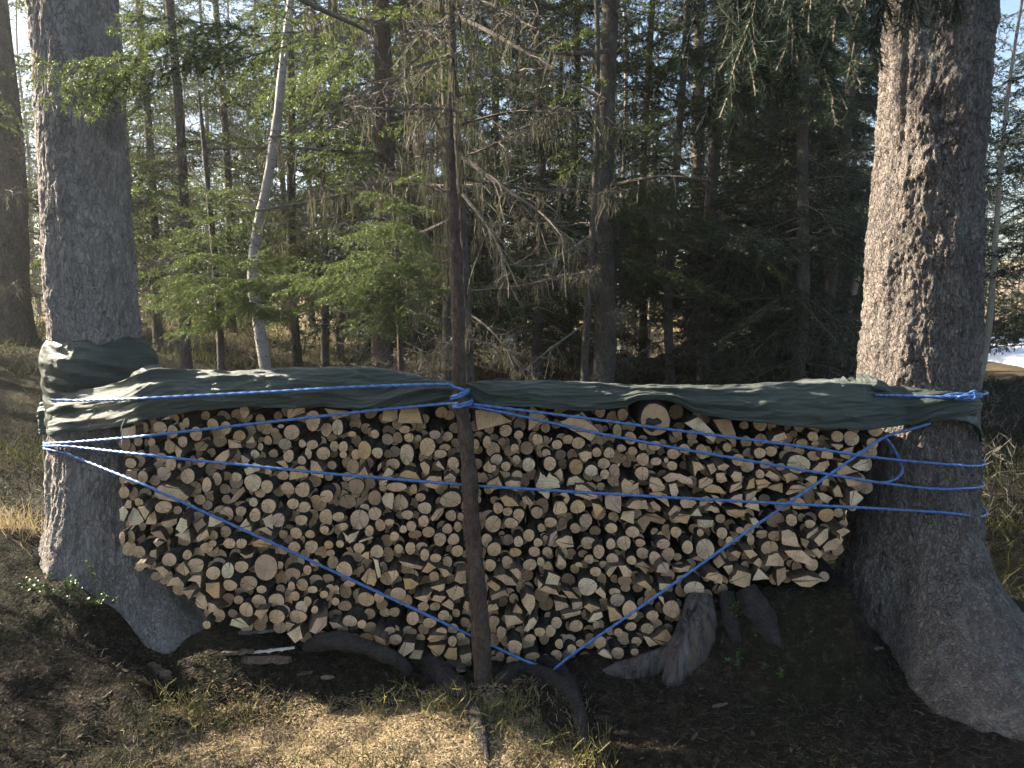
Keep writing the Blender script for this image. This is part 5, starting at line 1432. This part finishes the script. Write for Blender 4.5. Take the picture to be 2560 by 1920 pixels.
# ------------------------------------------------------------------ the blue ropes
def rope_mesh(P, r=.0052, pitch=.042):
    P = np.asarray(P, float)
    seg = np.linalg.norm(np.diff(P, axis=0), axis=1); cum = np.concatenate([[0], np.cumsum(seg)])
    n = max(12, int(cum[-1] / .0065))
    s = np.linspace(0, cum[-1], n)
    Q = np.stack([np.interp(s, cum, P[:, k]) for k in range(3)], 1)
    V = []; ref = np.array([.1, .95, .3]); k9 = 9
    T = np.gradient(Q, axis=0); T /= np.linalg.norm(T, axis=1)[:, None]
    for i in range(n):
        a = np.cross(T[i], ref); a /= np.linalg.norm(a); b_ = np.cross(T[i], a)
        for k in range(k9):
            an = 2 * math.pi * k / k9
            rr = r * (1 + .34 * math.cos(3 * (an - 2 * math.pi * s[i] / pitch / 1.0 / 3)))
            V.append(Q[i] + (a * math.cos(an) + b_ * math.sin(an)) * rr)
    i = np.arange(k9)[None, :] + k9 * np.arange(n - 1)[:, None]
    j = (np.arange(k9)[None, :] + 1) % k9 + k9 * np.arange(n - 1)[:, None]
    F = np.stack([i, j, j + k9, i + k9], -1).reshape(-1, 4)
    return np.array(V), F

def rope(label, pxpts, extra_front=(), extra_back=(), gap=.022, sag=.006, dense=None, r=.0052):
    """rope through picture points laid on the front of the stack; extra points lead it round a trunk"""
    P = [Vector(q) for q in extra_front]
    for a, b_ in zip(pxpts[:-1], pxpts[1:]):
        m = max(2, int(abs(b_[0] - a[0]) / 12) + 1)
        for k in range(m):
            t = k / m
            px, py = a[0] + (b_[0] - a[0]) * t, a[1] + (b_[1] - a[1]) * t
            ga, gb = (a[2] if len(a) > 2 else None), (b_[2] if len(b_) > 2 else None)
            Y = front_y(px, gap) if ga is None or gb is None else ga + (gb - ga) * t
            q = at2(px, py, Y); P.append(q)
    a = pxpts[-1]; P.append(at2(a[0], a[1], a[2] if len(a) > 2 else front_y(a[0], gap)))
    P += [Vector(q) for q in extra_back]
    P = np.array([tuple(p) for p in P])
    if len(P) > 8:      # relax small kinks so the line hangs straight and taut
        for _ in range(6): P[1:-1] = .25 * P[:-2] + .5 * P[1:-1] + .25 * P[2:]
    V, F = rope_mesh(P, r)
    o = new_obj("blue_rope", tri_mesh("blue_rope", V, F, [M['rope']], smooth=True, n=4))
    tag(o, label, "rope", "blue ropes lashing the stack")
    return o

def ring_pts(c, R, a0, a1, z0, z1, n=14):
    return [(c[0] + R * math.cos(D(a0 + (a1 - a0) * k / n)), c[1] + R * math.sin(D(a0 + (a1 - a0) * k / n)), z0 + (z1 - z0) * k / n) for k in range(n + 1)]

zl = at2(100, 957, 3.45).z
Lb = lambda dz: ring_pts(LT, .262, 20, 205, zl + dz, zl + dz)
PY = 2.925      # just in front of the pole
def plain(px, py, Y): return (px, py, Y)
rope("blue rope along the left tarpaulin, from wrapped trunk to the pole", [(112, 864), (135, 866), (300, 861), (560, 848), (760, 836), (900, 831), (978, 829)], gap=.062,
     extra_back=ring_pts((at2(993, 830, 2.985).x, 2.985), .034, 190, 370, at2(985, 832, 2.95).z, at2(985, 850, 2.95).z))
rope("blue rope rising from the bare left trunk to the pole below the tarpaulin", [(100, 957), (150, 956), (300, 943), (560, 914), (800, 887), (970, 871), (990, 871, 2.945)], Lb(.0))
rope("blue rope running nearly level from left trunk to right trunk across the pole", [(100, 962), (150, 964), (400, 992), (700, 1022), (985, 1046), (1035, 1050), (1300, 1066), (1600, 1083), (1885, 1098), (2040, 1107), (2085, 1111)], Lb(-.012),
     ring_pts(RT, .316, -48, 60, at2(2085, 1112, 3.3).z, at2(2085, 1100, 3.3).z), gap=.034)
rope("blue rope slanting from left trunk down to the roots at the stack's foot", [(100, 967), (140, 978), (300, 1042), (600, 1178), (900, 1318), (1050, 1388), (1120, 1422), (1180, 1444)], Lb(-.022), [tuple(at2(1195, 1452, 3.05))])
rope("blue rope slanting up from the roots to the rough right trunk", [(1192, 1452, 3.03), (1212, 1430), (1400, 1300), (1600, 1158), (1800, 1020), (1905, 945), (1935, 934), (1985, 924)], (), [tuple(at2(2010, 915, circ_y(2010, RT, .3)))])
rope("upper blue rope from the pole over the top logs to the right trunk", [(988, 868, 2.945), (1010, 872), (1200, 895), (1450, 928), (1700, 960), (1900, 990), (2040, 1003), (2085, 1006)], (), ring_pts(RT, .296, -42, 60, at2(2085, 1006, 3.3).z, at2(2085, 1000, 3.3).z))
rope("lower blue rope from the pole to the right trunk, meeting the loop", [(988, 874, 2.945), (1010, 876), (1100, 893), (1300, 938), (1500, 975), (1750, 1018), (1905, 1044), (2000, 1055), (2060, 1058), (2085, 1052)], (), ring_pts(RT, .296, -42, 60, at2(2085, 1052, 3.3).z, at2(2085, 1040, 3.3).z))
rope("slack loop of blue rope hanging on the rough right trunk", [(1908, 943), (1925, 950), (1930, 975), (1945, 995), (1955, 1012), (1950, 1030), (1930, 1041), (1900, 1044)])
rope("blue rope tying the right tarpaulin end round the rough trunk", [(1890, 853), (1960, 855), (2030, 858), (2090, 857), (2112, 852)], gap=.03, extra_back=ring_pts(RT, .315, -20, 90, at2(2112, 852, 3.35).z, at2(2112, 850, 3.35).z))
# knots: turns of rope round the pole, and the tangle at the right trunk
def coil(label, c, R, z0, turns, tilt, dz, jit, seed, ax=None, r=.0052):
    rng = np.random.default_rng(seed); n = int(turns * 20); P = []
    for k in range(n + 1):
        a = 2 * math.pi * k / 20
        P.append((c[0] + (R + rng.normal() * jit) * math.cos(a), c[1] + (R + rng.normal() * jit) * math.sin(a), z0 + dz * k / n + tilt * math.cos(a) + rng.normal() * jit))
    V, F = rope_mesh(P, r)
    o = new_obj("blue_rope", tri_mesh("blue_rope", V, F, [M['rope']], smooth=True, n=4)); tag(o, label, "rope", "blue ropes lashing the stack")
pc = at2(995, 850, 2.985)
coil("turns of blue rope knotted round the pole over the tarpaulin", (at2(994, 848, 2.985).x, 2.985), .0345, at2(994, 858, 2.985).z, 2.2, .012, .02, .001, 3)
coil("turns of blue rope knotted round the pole under the tarpaulin", (at2(999, 878, 2.98).x, 2.98), .0355, at2(999, 878, 2.98).z, 2.2, .008, .018, .001, 4)
rng = np.random.default_rng(12)
KC = at2(2080, 856, circ_y(2080, RT, .3) - .012)
P = [np.array(KC) + rng.normal(size=3) * np.array([.045, .012, .009]) for _ in range(34)]
V, F = rope_mesh(spline(P, 420), .0042)
o = new_obj("blue_rope", tri_mesh("blue_rope", V, F, [M['rope']], smooth=True, n=4)); tag(o, "tangled knot of frayed blue rope at the tarpaulin's right end", "rope", "blue ropes lashing the stack")

# frayed strands hanging from the tarpaulin's torn hem
for k, pl in enumerate([[(212, 868), (205, 885), (198, 905), (190, 925)], [(212, 868), (222, 885), (224, 900), (222, 915)], [(270, 905), (262, 925), (264, 945), (262, 962)], [(93, 940), (96, 965), (93, 985), (96, 1005)]]):
    P = spline([tuple(at2(x, y, front_y(x) - .03)) for x, y in pl], 14)
    V, F = tube(P, [.0017] * 14, 5)
    o = new_obj("frayed_strand", poly_mesh("frayed_strand", V, F, [M['strand']], smooth=True), tarp); o.location = -Vector(tarp.location)

# ------------------------------------------------------------------ roots, stump and litter on the forest floor
def on_ground(px, py, lo=1.9, hi=14.0):
    """where the view ray of a pixel meets the ground"""
    Y = lo
    while Y < hi:
        q = at2(px, py, Y)
        if q.z <= gh(q.x, Y): return Vector((q.x, Y, gh(q.x, Y)))
        Y += .01
    return at2(px, py, hi)

def root(label, pts, seed, mat='bark_root', name="tree_root", sides=14, lie=False):
    def pt(x, y, Y, r):
        if not lie: return at2(x, y, Y)
        g = on_ground(x, y); return g + Vector((0, 0, r * .45))
    sp = spline([(*pt(x, y, Y, r), r) for x, y, Y, r in pts], 70)
    V, F = tube([p[:3] for p in sp], [p[3] for p in sp], 22, .0, seed); sides = 22
    V = [Vector(sp[i // sides][:3]) + (v - Vector(sp[i // sides][:3])) * (1 + .3 * vnoise(v, 14, seed, 4) + .2 * vnoise(v, 50, seed, 2)) for i, v in enumerate(V)]
    c = Vector(sp[0][:3])
    o = new_obj(name, poly_mesh(name, [v - c for v in V], F, [M[mat]], smooth=True)); o.location = c
    tag(o, label, "root"); return o
root("dark root arching over the ground left of the pole's foot", [(660, 1400, 3.1, .02), (690, 1388, 3.06, .036), (730, 1382, 3.02, .038), (790, 1398, 2.99, .034), (850, 1422, 2.97, .028), (885, 1450, 2.98, .018)], 1)
root("root running from the pole's foot down into the sunlit patch", [(900, 1420, 3.06, .04), (950, 1460, 2.98, .045), (990, 1500, 2.86, .04), (1020, 1545, 2.7, .032), (1040, 1590, 2.6, .024), (1052, 1640, 2.5, .012), (1056, 1670, 2.5, .004)], 2, lie=True)
root("gnarled root bending right from the pole's foot", [(1085, 1480, 2.98, .03), (1110, 1455, 2.96, .032), (1160, 1460, 2.93, .032), (1215, 1490, 2.88, .03), (1245, 1530, 2.8, .026), (1260, 1580, 2.7, .018), (1268, 1620, 2.6, .006)], 3, lie=True)
root("gnarled root hooking down where the slanting ropes meet", [(1165, 1432, 3.05, .024), (1195, 1440, 2.98, .028), (1225, 1480, 2.9, .028), (1248, 1540, 2.78, .025), (1258, 1600, 2.66, .016), (1262, 1640, 2.6, .005)], 4, lie=True)
0 and root("mossy root ridge in the lower left corner of the ground", [(140, 1400, 3.05, .02), (185, 1425, 2.9, .045), (240, 1475, 2.78, .045), (300, 1530, 2.68, .02), (330, 1570, 2.62, .008)], 5)
0 and root("half-buried root between tree foot and chips", [(660, 1405, 3.04, .012), (690, 1445, 2.94, .022), (706, 1505, 2.82, .02), (712, 1560, 2.72, .008)], 6)

# weathered grey stump wood under the right end of the stack
def stump():
    t = empty("weathered_stump", tuple(at2(1450, 1470, 3.0)))
    tag(t, "weathered grey stump remains curving under the right end of the stack", "stump")
    def piece(nm, pts, seed, sides=18, flat=.6, mat='weathered'):
        sp = spline([(*at2(x, y, Y), r) for x, y, Y, r in pts], 70)
        V, F = tube([p[:3] for p in sp], [p[3] for p in sp], 40, .0, seed); sides = 40
        V = [Vector(sp[i // sides][:3]) + (v - Vector(sp[i // sides][:3])) * (.86 + .14 * mn.ridged_multi_fractal(Vector(((i % sides) * .35 + seed, (i // sides) * .05, seed)), 1, 2, 3, .9, 2) + .18 * vnoise(v, 6, seed)) for i, v in enumerate(V)]
        V = [Vector((v.x, sp[i // sides][1] + (v.y - sp[i // sides][1]) * flat, v.z)) for i, v in enumerate(V)]
        o = new_obj(nm, poly_mesh(nm, V, F, [M[mat]], smooth=True), t); o.location = -Vector(t.location)
    piece("stump_slab", [(1512, 1285, 3.08, .05), (1510, 1340, 3.04, .075), (1490, 1400, 3.0, .085), (1470, 1445, 2.97, .075), (1450, 1475, 2.95, .05), (1435, 1490, 2.95, .02)], 1)
    piece("stump_arm", [(1490, 1400, 3.02, .05), (1440, 1425, 3.0, .06), (1380, 1445, 3.0, .055), (1320, 1462, 3.0, .045), (1260, 1470, 3.02, .03)], 2)
    0 and piece("splinter", [(1450, 1450, 2.96, .03), (1400, 1480, 2.92, .025), (1360, 1500, 2.88, .01)], 3)
    piece("stump_slab", [(1610, 1272, 3.1, .05), (1635, 1320, 3.06, .06), (1660, 1370, 3.02, .05), (1690, 1410, 2.98, .03)], 4, mat='bark_root')
    piece("stump_slab", [(1570, 1278, 3.1, .03), (1575, 1330, 3.07, .035), (1590, 1390, 3.0, .025)], 5, mat='bark_root')
stump()

# bark slabs, chips and splinters one can pick out
def slab(name, label, cat_, px, py, L, W, T, az, seed, mat, tilt=.05, lift=.012, curl=.0):
    g = on_ground(px, py); rng = np.random.default_rng(seed)
    n = 16; top = []
    for i in range(n + 1):
        x = (i / n - .5) * L
        w = W * (.35 + .65 * math.sin(math.pi * min(.97, max(.03, i / n))) ** .5) * (.8 + .5 * mn.noise(Vector((i * .35, seed, 0)))) / 2
        for s in (-1, 0, 1):
            zc = curl * (1 - s * s) + T * .5 + .006 * mn.noise(Vector((i * .5, s, seed)))
            top.append((x + rng.normal() * .003, s * w + .3 * W * mn.noise(Vector((i * .22, 7, seed))), zc))
    V = top + [(x, y, z - T) for x, y, z in top]; m = len(top); F = []
    for i in range(n):
        for s in range(2):
            a = i * 3 + s; F.append((a, a + 3, a + 4, a + 1)); F.append((a + m, a + 1 + m, a + 4 + m, a + 3 + m))
        for s in (0, 2):
            a = i * 3 + s; F.append((a, a + m, a + 3 + m, a + 3))
    F.append((0, 1, 1 + m, m)); F.append((1, 2, 2 + m, 1 + m))
    e = n * 3; F.append((e, e + m, e + 1 + m, e + 1)); F.append((e + 1, e + 1 + m, e + 2 + m, e + 2))
    o = new_obj(name, poly_mesh(name, V, F, [M[mat]])); o.location = g + Vector((0, 0, lift)); o.rotation_euler = (rng.normal() * .1, tilt, az)
    tag(o, label, cat_); return o
slab("wood_splinter", "white freshly split splinter lying on the ground under the stack", "splinter", 590, 1418, .17, .018, .008, .15, 1, 'chip_pale', -.05, .02)
slab("bark_slab", "long brown rotten bark slab below the white splinter", "bark", 565, 1440, .24, .06, .014, .02, 2, 'split_wood', .02, .015, .012)
slab("bark_slab", "brown bark slab left of the white splinter", "bark", 515, 1418, .12, .04, .012, .3, 3, 'split_wood', .05, .012)
slab("bark_slab", "torn grey bark strip lying right under the stack's lowest half log", "bark", 570, 1372, .2, .05, .012, .15, 4, 'twig_grey', -.05, .02)
slab("bark_slab", "pale jagged bark piece catching light in the shaded hollow", "bark", 345, 1462, .16, .05, .012, -.7, 5, 'split_wood', .1, .02)
slab("bark_slab", "narrow grey bark strip at the foot of the wrapped trunk", "bark", 290, 1285, .1, .018, .008, -1.3, 6, 'twig_grey', .6, .03)
slab("wood_splinter", "short white splinter sticking out from the stack's lower left edge", "splinter", 345, 1250, .08, .02, .008, .7, 7, 'chip_pale', -.5, .09)
slab("bark_slab", "flat brown chip beside the cone", "bark", 660, 1462, .06, .02, .006, .4, 8, 'split_wood')
slab("wood_chip", "small grey chip on the dark floor left of the right root", "chip", 1895, 1510 - 100, .06, .014, .006, .3, 9, 'twig')
slab("wood_chip", "flat grey chip on the floor below the stump", "chip", 1555, 1510 + 20, .07, .014, .006, .5, 10, 'twig')
slab("wood_chip", "brown chip in the dark grass right of the hooked root", "chip", 1340, 1590, .05, .02, .006, .2, 11, 'split_wood')
slab("wood_chip", "narrow pale chip right of the sunlit patch", "chip", 1500, 1600, .05, .012, .006, 1.0, 12, 'split_wood')

def cone(px, py, label, az):
    g = on_ground(px, py); V, F = [], []
    n, m = 16, 10
    for i in range(n + 1):
        t = i / n; r = .014 * math.sin(math.pi * (.08 + .9 * t)) ** .7 * (1.0 + .3 * (i % 2))
        for k in range(m):
            a = 2 * math.pi * (k + .5 * (i % 2)) / m; V.append((t * .055 - .0275, .6 * r * math.cos(a), .6 * r * math.sin(a)))
    for i in range(n):
        for k in range(m): a = i * m + k; b_ = i * m + (k + 1) % m; F.append((a, b_, b_ + m, a + m))
    F.append(tuple(range(m))); F.append(tuple(n * m + k for k in range(m)))
    o = new_obj("spruce_cone", poly_mesh("spruce_cone", V, F, [M['leaf_dry']])); o.location = g + Vector((0, 0, .012)); o.rotation_euler = (0, 0, az); tag(o, label, "cone")
cone(708, 1470, "brown spruce cone lying above the sunlit patch", .1)

# lingonberry plant by the left trunk
def berry_plant(px, py, label, n, seed, spread, hgt):
    g = on_ground(px, py); rng = np.random.default_rng(seed)
    t = empty("lingonberry_plant", tuple(g)); tag(t, label, "plant")
    A, B, LV, LF = [], [], [], []
    for _ in range(n):
        P = poly_line((rng.normal() * spread * .4, rng.normal() * spread * .3, 0), (rng.normal() * .5, rng.normal() * .5, 1), hgt * rng.uniform(.5, 1.1), 5, .3, rng, .2)
        for i in range(5): A.append(P[i]); B.append(P[i + 1])
        for i in range(14):
            s = rng.uniform(1, 5); k = min(4, int(s)); p = P[k] + (P[k + 1] - P[k]) * (s - k)
            d = unit(rng.normal(size=3) * np.array([1, 1, .4]) + np.array([0, 0, .35])); sd = unit(np.cross(d, np.array([0, 0, 1.]) + rng.normal(size=3) * .3))
            L = rng.uniform(.012, .02); o_ = len(LV)
            up = np.cross(sd, d) * .002
            LV += [p, p + d * L * .3 + sd * L * .26, p + d * L * .75 + sd * L * .24, p + d * L, p + d * L * .75 - sd * L * .24, p + d * L * .3 - sd * L * .26, p + d * L * .5 - up]
            LF += [(o_, o_ + 1, o_ + 6), (o_ + 1, o_ + 2, o_ + 6), (o_ + 2, o_ + 3, o_ + 6), (o_ + 3, o_ + 4, o_ + 6), (o_ + 4, o_ + 5, o_ + 6), (o_ + 5, o_, o_ + 6)]
    V, T = prisms(np.array(A), np.array(B), .0012, .0009)
    new_obj("stems", tri_mesh("stems", V, T, [M['bilberry']]), t)["kind"] = "stuff"
    f = new_obj("leaves", tri_mesh("leaves", np.array(LV), np.array(LF), [M['leaf_shiny']], smooth=True), t); f["kind"] = "stuff"
berry_plant(140, 1290, "lingonberry plant with shiny leaves at the foot of the wrapped trunk", 16, 1, .14, .16)
berry_plant(225, 1310, "sparse lingonberry sprigs right of the shiny plant", 6, 2, .1, .12)
berry_plant(1600, 1440, "low green sprigs growing by the weathered stump", 9, 3, .14, .09)
berry_plant(1590, 1330, "tiny green leaves sprouting under the stack above the stump", 5, 4, .06, .06)

# ground cover that nobody could count
def scatter(n, sampler, rng):
    pts = []
    while len(pts) < n:
        x, y = sampler(rng); pts.append((x, y, gh(x, y)))
    return np.array(pts)

def blades(name, label, P, h0, h1, w, mat, rng, lean=.5, cat_="grass", per=1):
    P = np.repeat(P, per, 0) + np.concatenate([rng.normal(size=(len(P) * per, 2)) * .02, np.zeros((len(P) * per, 1))], 1)
    n = len(P); h = rng.uniform(h0, h1, (n, 1))
    d = np.concatenate([rng.normal(size=(n, 2)) * lean, np.ones((n, 1))], 1); d = unit(d)
    bend = np.concatenate([rng.normal(size=(n, 2)) * lean * .9, -rng.uniform(0, .5, (n, 1))], 1)
    sd = unit(np.cross(d, rng.normal(size=(n, 3)))) * w / 2
    m = P + d * h * .55; e = m + unit(d + bend) * h * .5
    V = np.stack([P - sd, P + sd, m + sd * .8, m - sd * .8, e], 1).reshape(-1, 3)
    o = (np.arange(n) * 5)[:, None]
    T = np.concatenate([o + np.array([[0, 1, 2]]), o + np.array([[0, 2, 3]]), o + np.array([[3, 2, 4]])], 0)
    ob = new_obj(name, tri_mesh(name, V, T, [M[mat]])); tag(ob, label, cat_, kind="stuff"); return ob

def twiggy(name, label, P, h0, h1, mat, rng, r=.0014, br=5):
    A, B = [], []
    for p in P:
        h = rng.uniform(h0, h1)
        st = poly_line(p - np.array([0, 0, .01]), (rng.normal() * .45, rng.normal() * .45, 1), h, 4, .0, rng, .35)
        for i in range(4): A.append(st[i]); B.append(st[i + 1])
        for _ in range(br):
            k = rng.integers(1, 4); q = poly_line(st[k], rng.normal(size=3) * .7 + np.array([0, 0, .9]), h * rng.uniform(.2, .45), 2, 0, rng, .3)
            for i in range(2): A.append(q[i]); B.append(q[i + 1])
    V, T = prisms(np.array(A), np.array(B), r, r * .6)
    o = new_obj(name, tri_mesh(name, V, T, [M[mat]])); tag(o, label, "undergrowth", kind="stuff"); return o

def flakes(name, label, P, s0, s1, mat, rng, asp=.35):
    n = len(P); s = rng.uniform(s0, s1, (n, 1)) * rng.uniform(.4, 1, (n, 1))
    a = rng.uniform(0, 6.283, n); d = np.stack([np.cos(a), np.sin(a), rng.normal(size=n) * .25], 1); d = unit(d)
    sd = unit(np.cross(d, np.stack([rng.normal(size=n) * .3, rng.normal(size=n) * .3, np.ones(n)], 1))) * asp * rng.uniform(.3, 1.2, (n, 1))
    P = P + np.array([0, 0, .006])
    V = np.stack([P - d * s * .5, P + sd * s * .5, P + d * s * .5, P - sd * s * .5], 1).reshape(-1, 3)
    T = np.arange(n * 4).reshape(-1, 4)
    o = new_obj(name, tri_mesh(name, V, T, [M[mat]], n=4)); tag(o, label, "litter", kind="stuff"); return o

def needles_down(name, label, P, l0, l1, mat, rng, w=.0013):
    n = len(P); a = rng.uniform(0, 6.283, n); L = rng.uniform(l0, l1, (n, 1))
    d = unit(np.stack([np.cos(a), np.sin(a), rng.normal(size=n) * .35], 1)); sd = unit(np.cross(d, rng.normal(size=(n, 3)))) * w
    P = P + np.array([0, 0, .008]); V = np.stack([P - sd, P + sd, P + d * L], 1).reshape(-1, 3)
    o = new_obj(name, tri_mesh(name, V, np.arange(n * 3).reshape(-1, 3), [M[mat]])); tag(o, label, "litter", kind="stuff"); return o

srng = np.random.default_rng(77)
def front(r): return (r.uniform(-2.5, 2.5), r.uniform(2.1, 3.15))
def clumpy(x0, x1, y0, y1, sc, thr, seed):
    def f(r):
        while True:
            x, y = r.uniform(x0, x1), r.uniform(y0, y1)
            if mn.noise(Vector((x * sc, y * sc, seed))) > thr - r.random() * .25: return x, y
    return f
flakes("bark_litter", "bark crumbs and wood chips strewn over the dark floor", scatter(5200, front, srng), .008, .04, 'litter', srng)
needles_down("needle_litter", "fallen spruce needles and thin straws on the floor", scatter(9000, front, srng), .015, .07, 'litter', srng)
needles_down("dry_straw", "thin dry straws and twigs on the floor", scatter(900, front, srng), .03, .1, 'litter', srng, .0011)  # kept litter-dark: the floor's shade is put into these straws' colour
twiggy("bilberry_twigs", "leafless bilberry twigs in the sunlit patch and hollow", scatter(360, clumpy(-1.3, .35, 2.2, 2.75, 2.2, .0, 4), srng), .05, .17, 'bilberry', srng)
needles_down("sunlit_straw", "pale dry straws and needles in the sunlit patch", scatter(14000, clumpy(-1.25, .25, 2.15, 2.92, 2.0, -.3, 8), srng), .012, .04, 'grass_dry', srng, .0011)  # pale straws add to the sun patch brightness put into the colour
flakes("sunlit_litter", "dry leaves and bark bits in the sunlit patch", scatter(2600, clumpy(-1.25, .25, 2.2, 2.95, 2.0, -.3, 8), srng), .008, .035, 'leaf_dry', srng, .5)
blades("sunlit_grass", "short dry grass and moss tufts in the sunlit patch", scatter(1800, clumpy(-1.3, .3, 2.15, 2.85, 2.5, -.1, 2), srng), .012, .045, .0022, 'grass_dry', srng)
twiggy("shade_sprigs", "sparse sprigs in the shaded foreground", scatter(200, clumpy(-2.4, 2.3, 2.2, 3.0, 1.6, .1, 14), srng), .04, .11, 'bilberry_dark', srng, .001, 4)
blades("shade_grass", "sparse thin grass in the shaded foreground", scatter(1800, clumpy(-2.4, 2.4, 2.1, 3.05, 1.8, .05, 5), srng), .015, .05, .0016, 'grass_shade', srng, .8)
blades("moss_carpet", "dark moss shoots on the shaded floor", scatter(7000, clumpy(-2.5, 2.5, 2.1, 3.1, 1.1, .0, 9), srng), .008, .025, .003, 'moss', srng, .6)
blades("dry_grass_tuft", "orange dry grass tuft left of the wrapped trunk", scatter(420, lambda r: (-2.38 + r.normal() * .13, 3.55 + r.normal() * .1), srng), .08, .2, .0025, 'grass_dry', srng, .5)
blades("bank_grass", "sunlit grass and bilberry scrub behind the stack", scatter(9000, clumpy(-8, 1.2, 5.2, 16, .7, -.15, 3), srng), .08, .24, .009, 'grass', srng, .6, per=2)
blades("meadow_grass", "dry sunlit meadow grass beyond the spruces", scatter(8000, clumpy(-12, 12, 15, 34, .4, -.3, 6), srng), .1, .3, .02, 'grass_dry', srng, .6)
blades("back_scrub", "scrubby low growth in shade behind the right half of the stack", scatter(7000, clumpy(-.3, 7, 4.4, 12, .7, -.05, 11), srng), .06, .2, .008, 'moss', srng, .7, per=2)
twiggy("back_twigs", "dead twigs and bilberry scrub behind the stack", scatter(700, clumpy(-3.5, 6.5, 4.6, 10, .6, -.1, 12), srng), .15, .4, 'twig_grey', srng, .0025, 6)
blades("right_scrub", "green scrub right of the rough trunk", scatter(3000, clumpy(2.2, 4.5, 3.4, 8, .8, -.1, 13), srng), .06, .2, .006, 'grass', srng, .7)
blades("left_scrub", "brown shaded scrub left of the wrapped trunk", scatter(3500, clumpy(-4.5, -2.2, 3.4, 8, .8, -.1, 15), srng), .05, .18, .006, 'moss', srng, .7)

# ------------------------------------------------------------------ thin sunlit air between the trees
hv = [(x, y, z) for z in (-3.0, 24.0) for y in (-6.0, 75.0) for x in (-60.0, 60.0)]
hf = [(0, 2, 3, 1), (4, 5, 7, 6), (0, 1, 5, 4), (1, 3, 7, 5), (3, 2, 6, 7), (2, 0, 4, 6)]
hm = bpy.data.materials.new("haze"); hm.use_nodes = True
hm.node_tree.nodes.clear()
pv = hm.node_tree.nodes.new("ShaderNodeVolumePrincipled"); ho = hm.node_tree.nodes.new("ShaderNodeOutputMaterial")
pv.inputs["Color"].default_value = (.95, .95, .92, 1); pv.inputs["Density"].default_value = 0.003; pv.inputs["Anisotropy"].default_value = .8
hm.node_tree.links.new(pv.outputs[0], ho.inputs["Volume"])
haze = new_obj("haze", poly_mesh("haze", hv, hf, [hm])); tag(haze, "thin sunlit haze in the air of the wood", kind="stuff")
scene.cycles.volume_bounces = 0
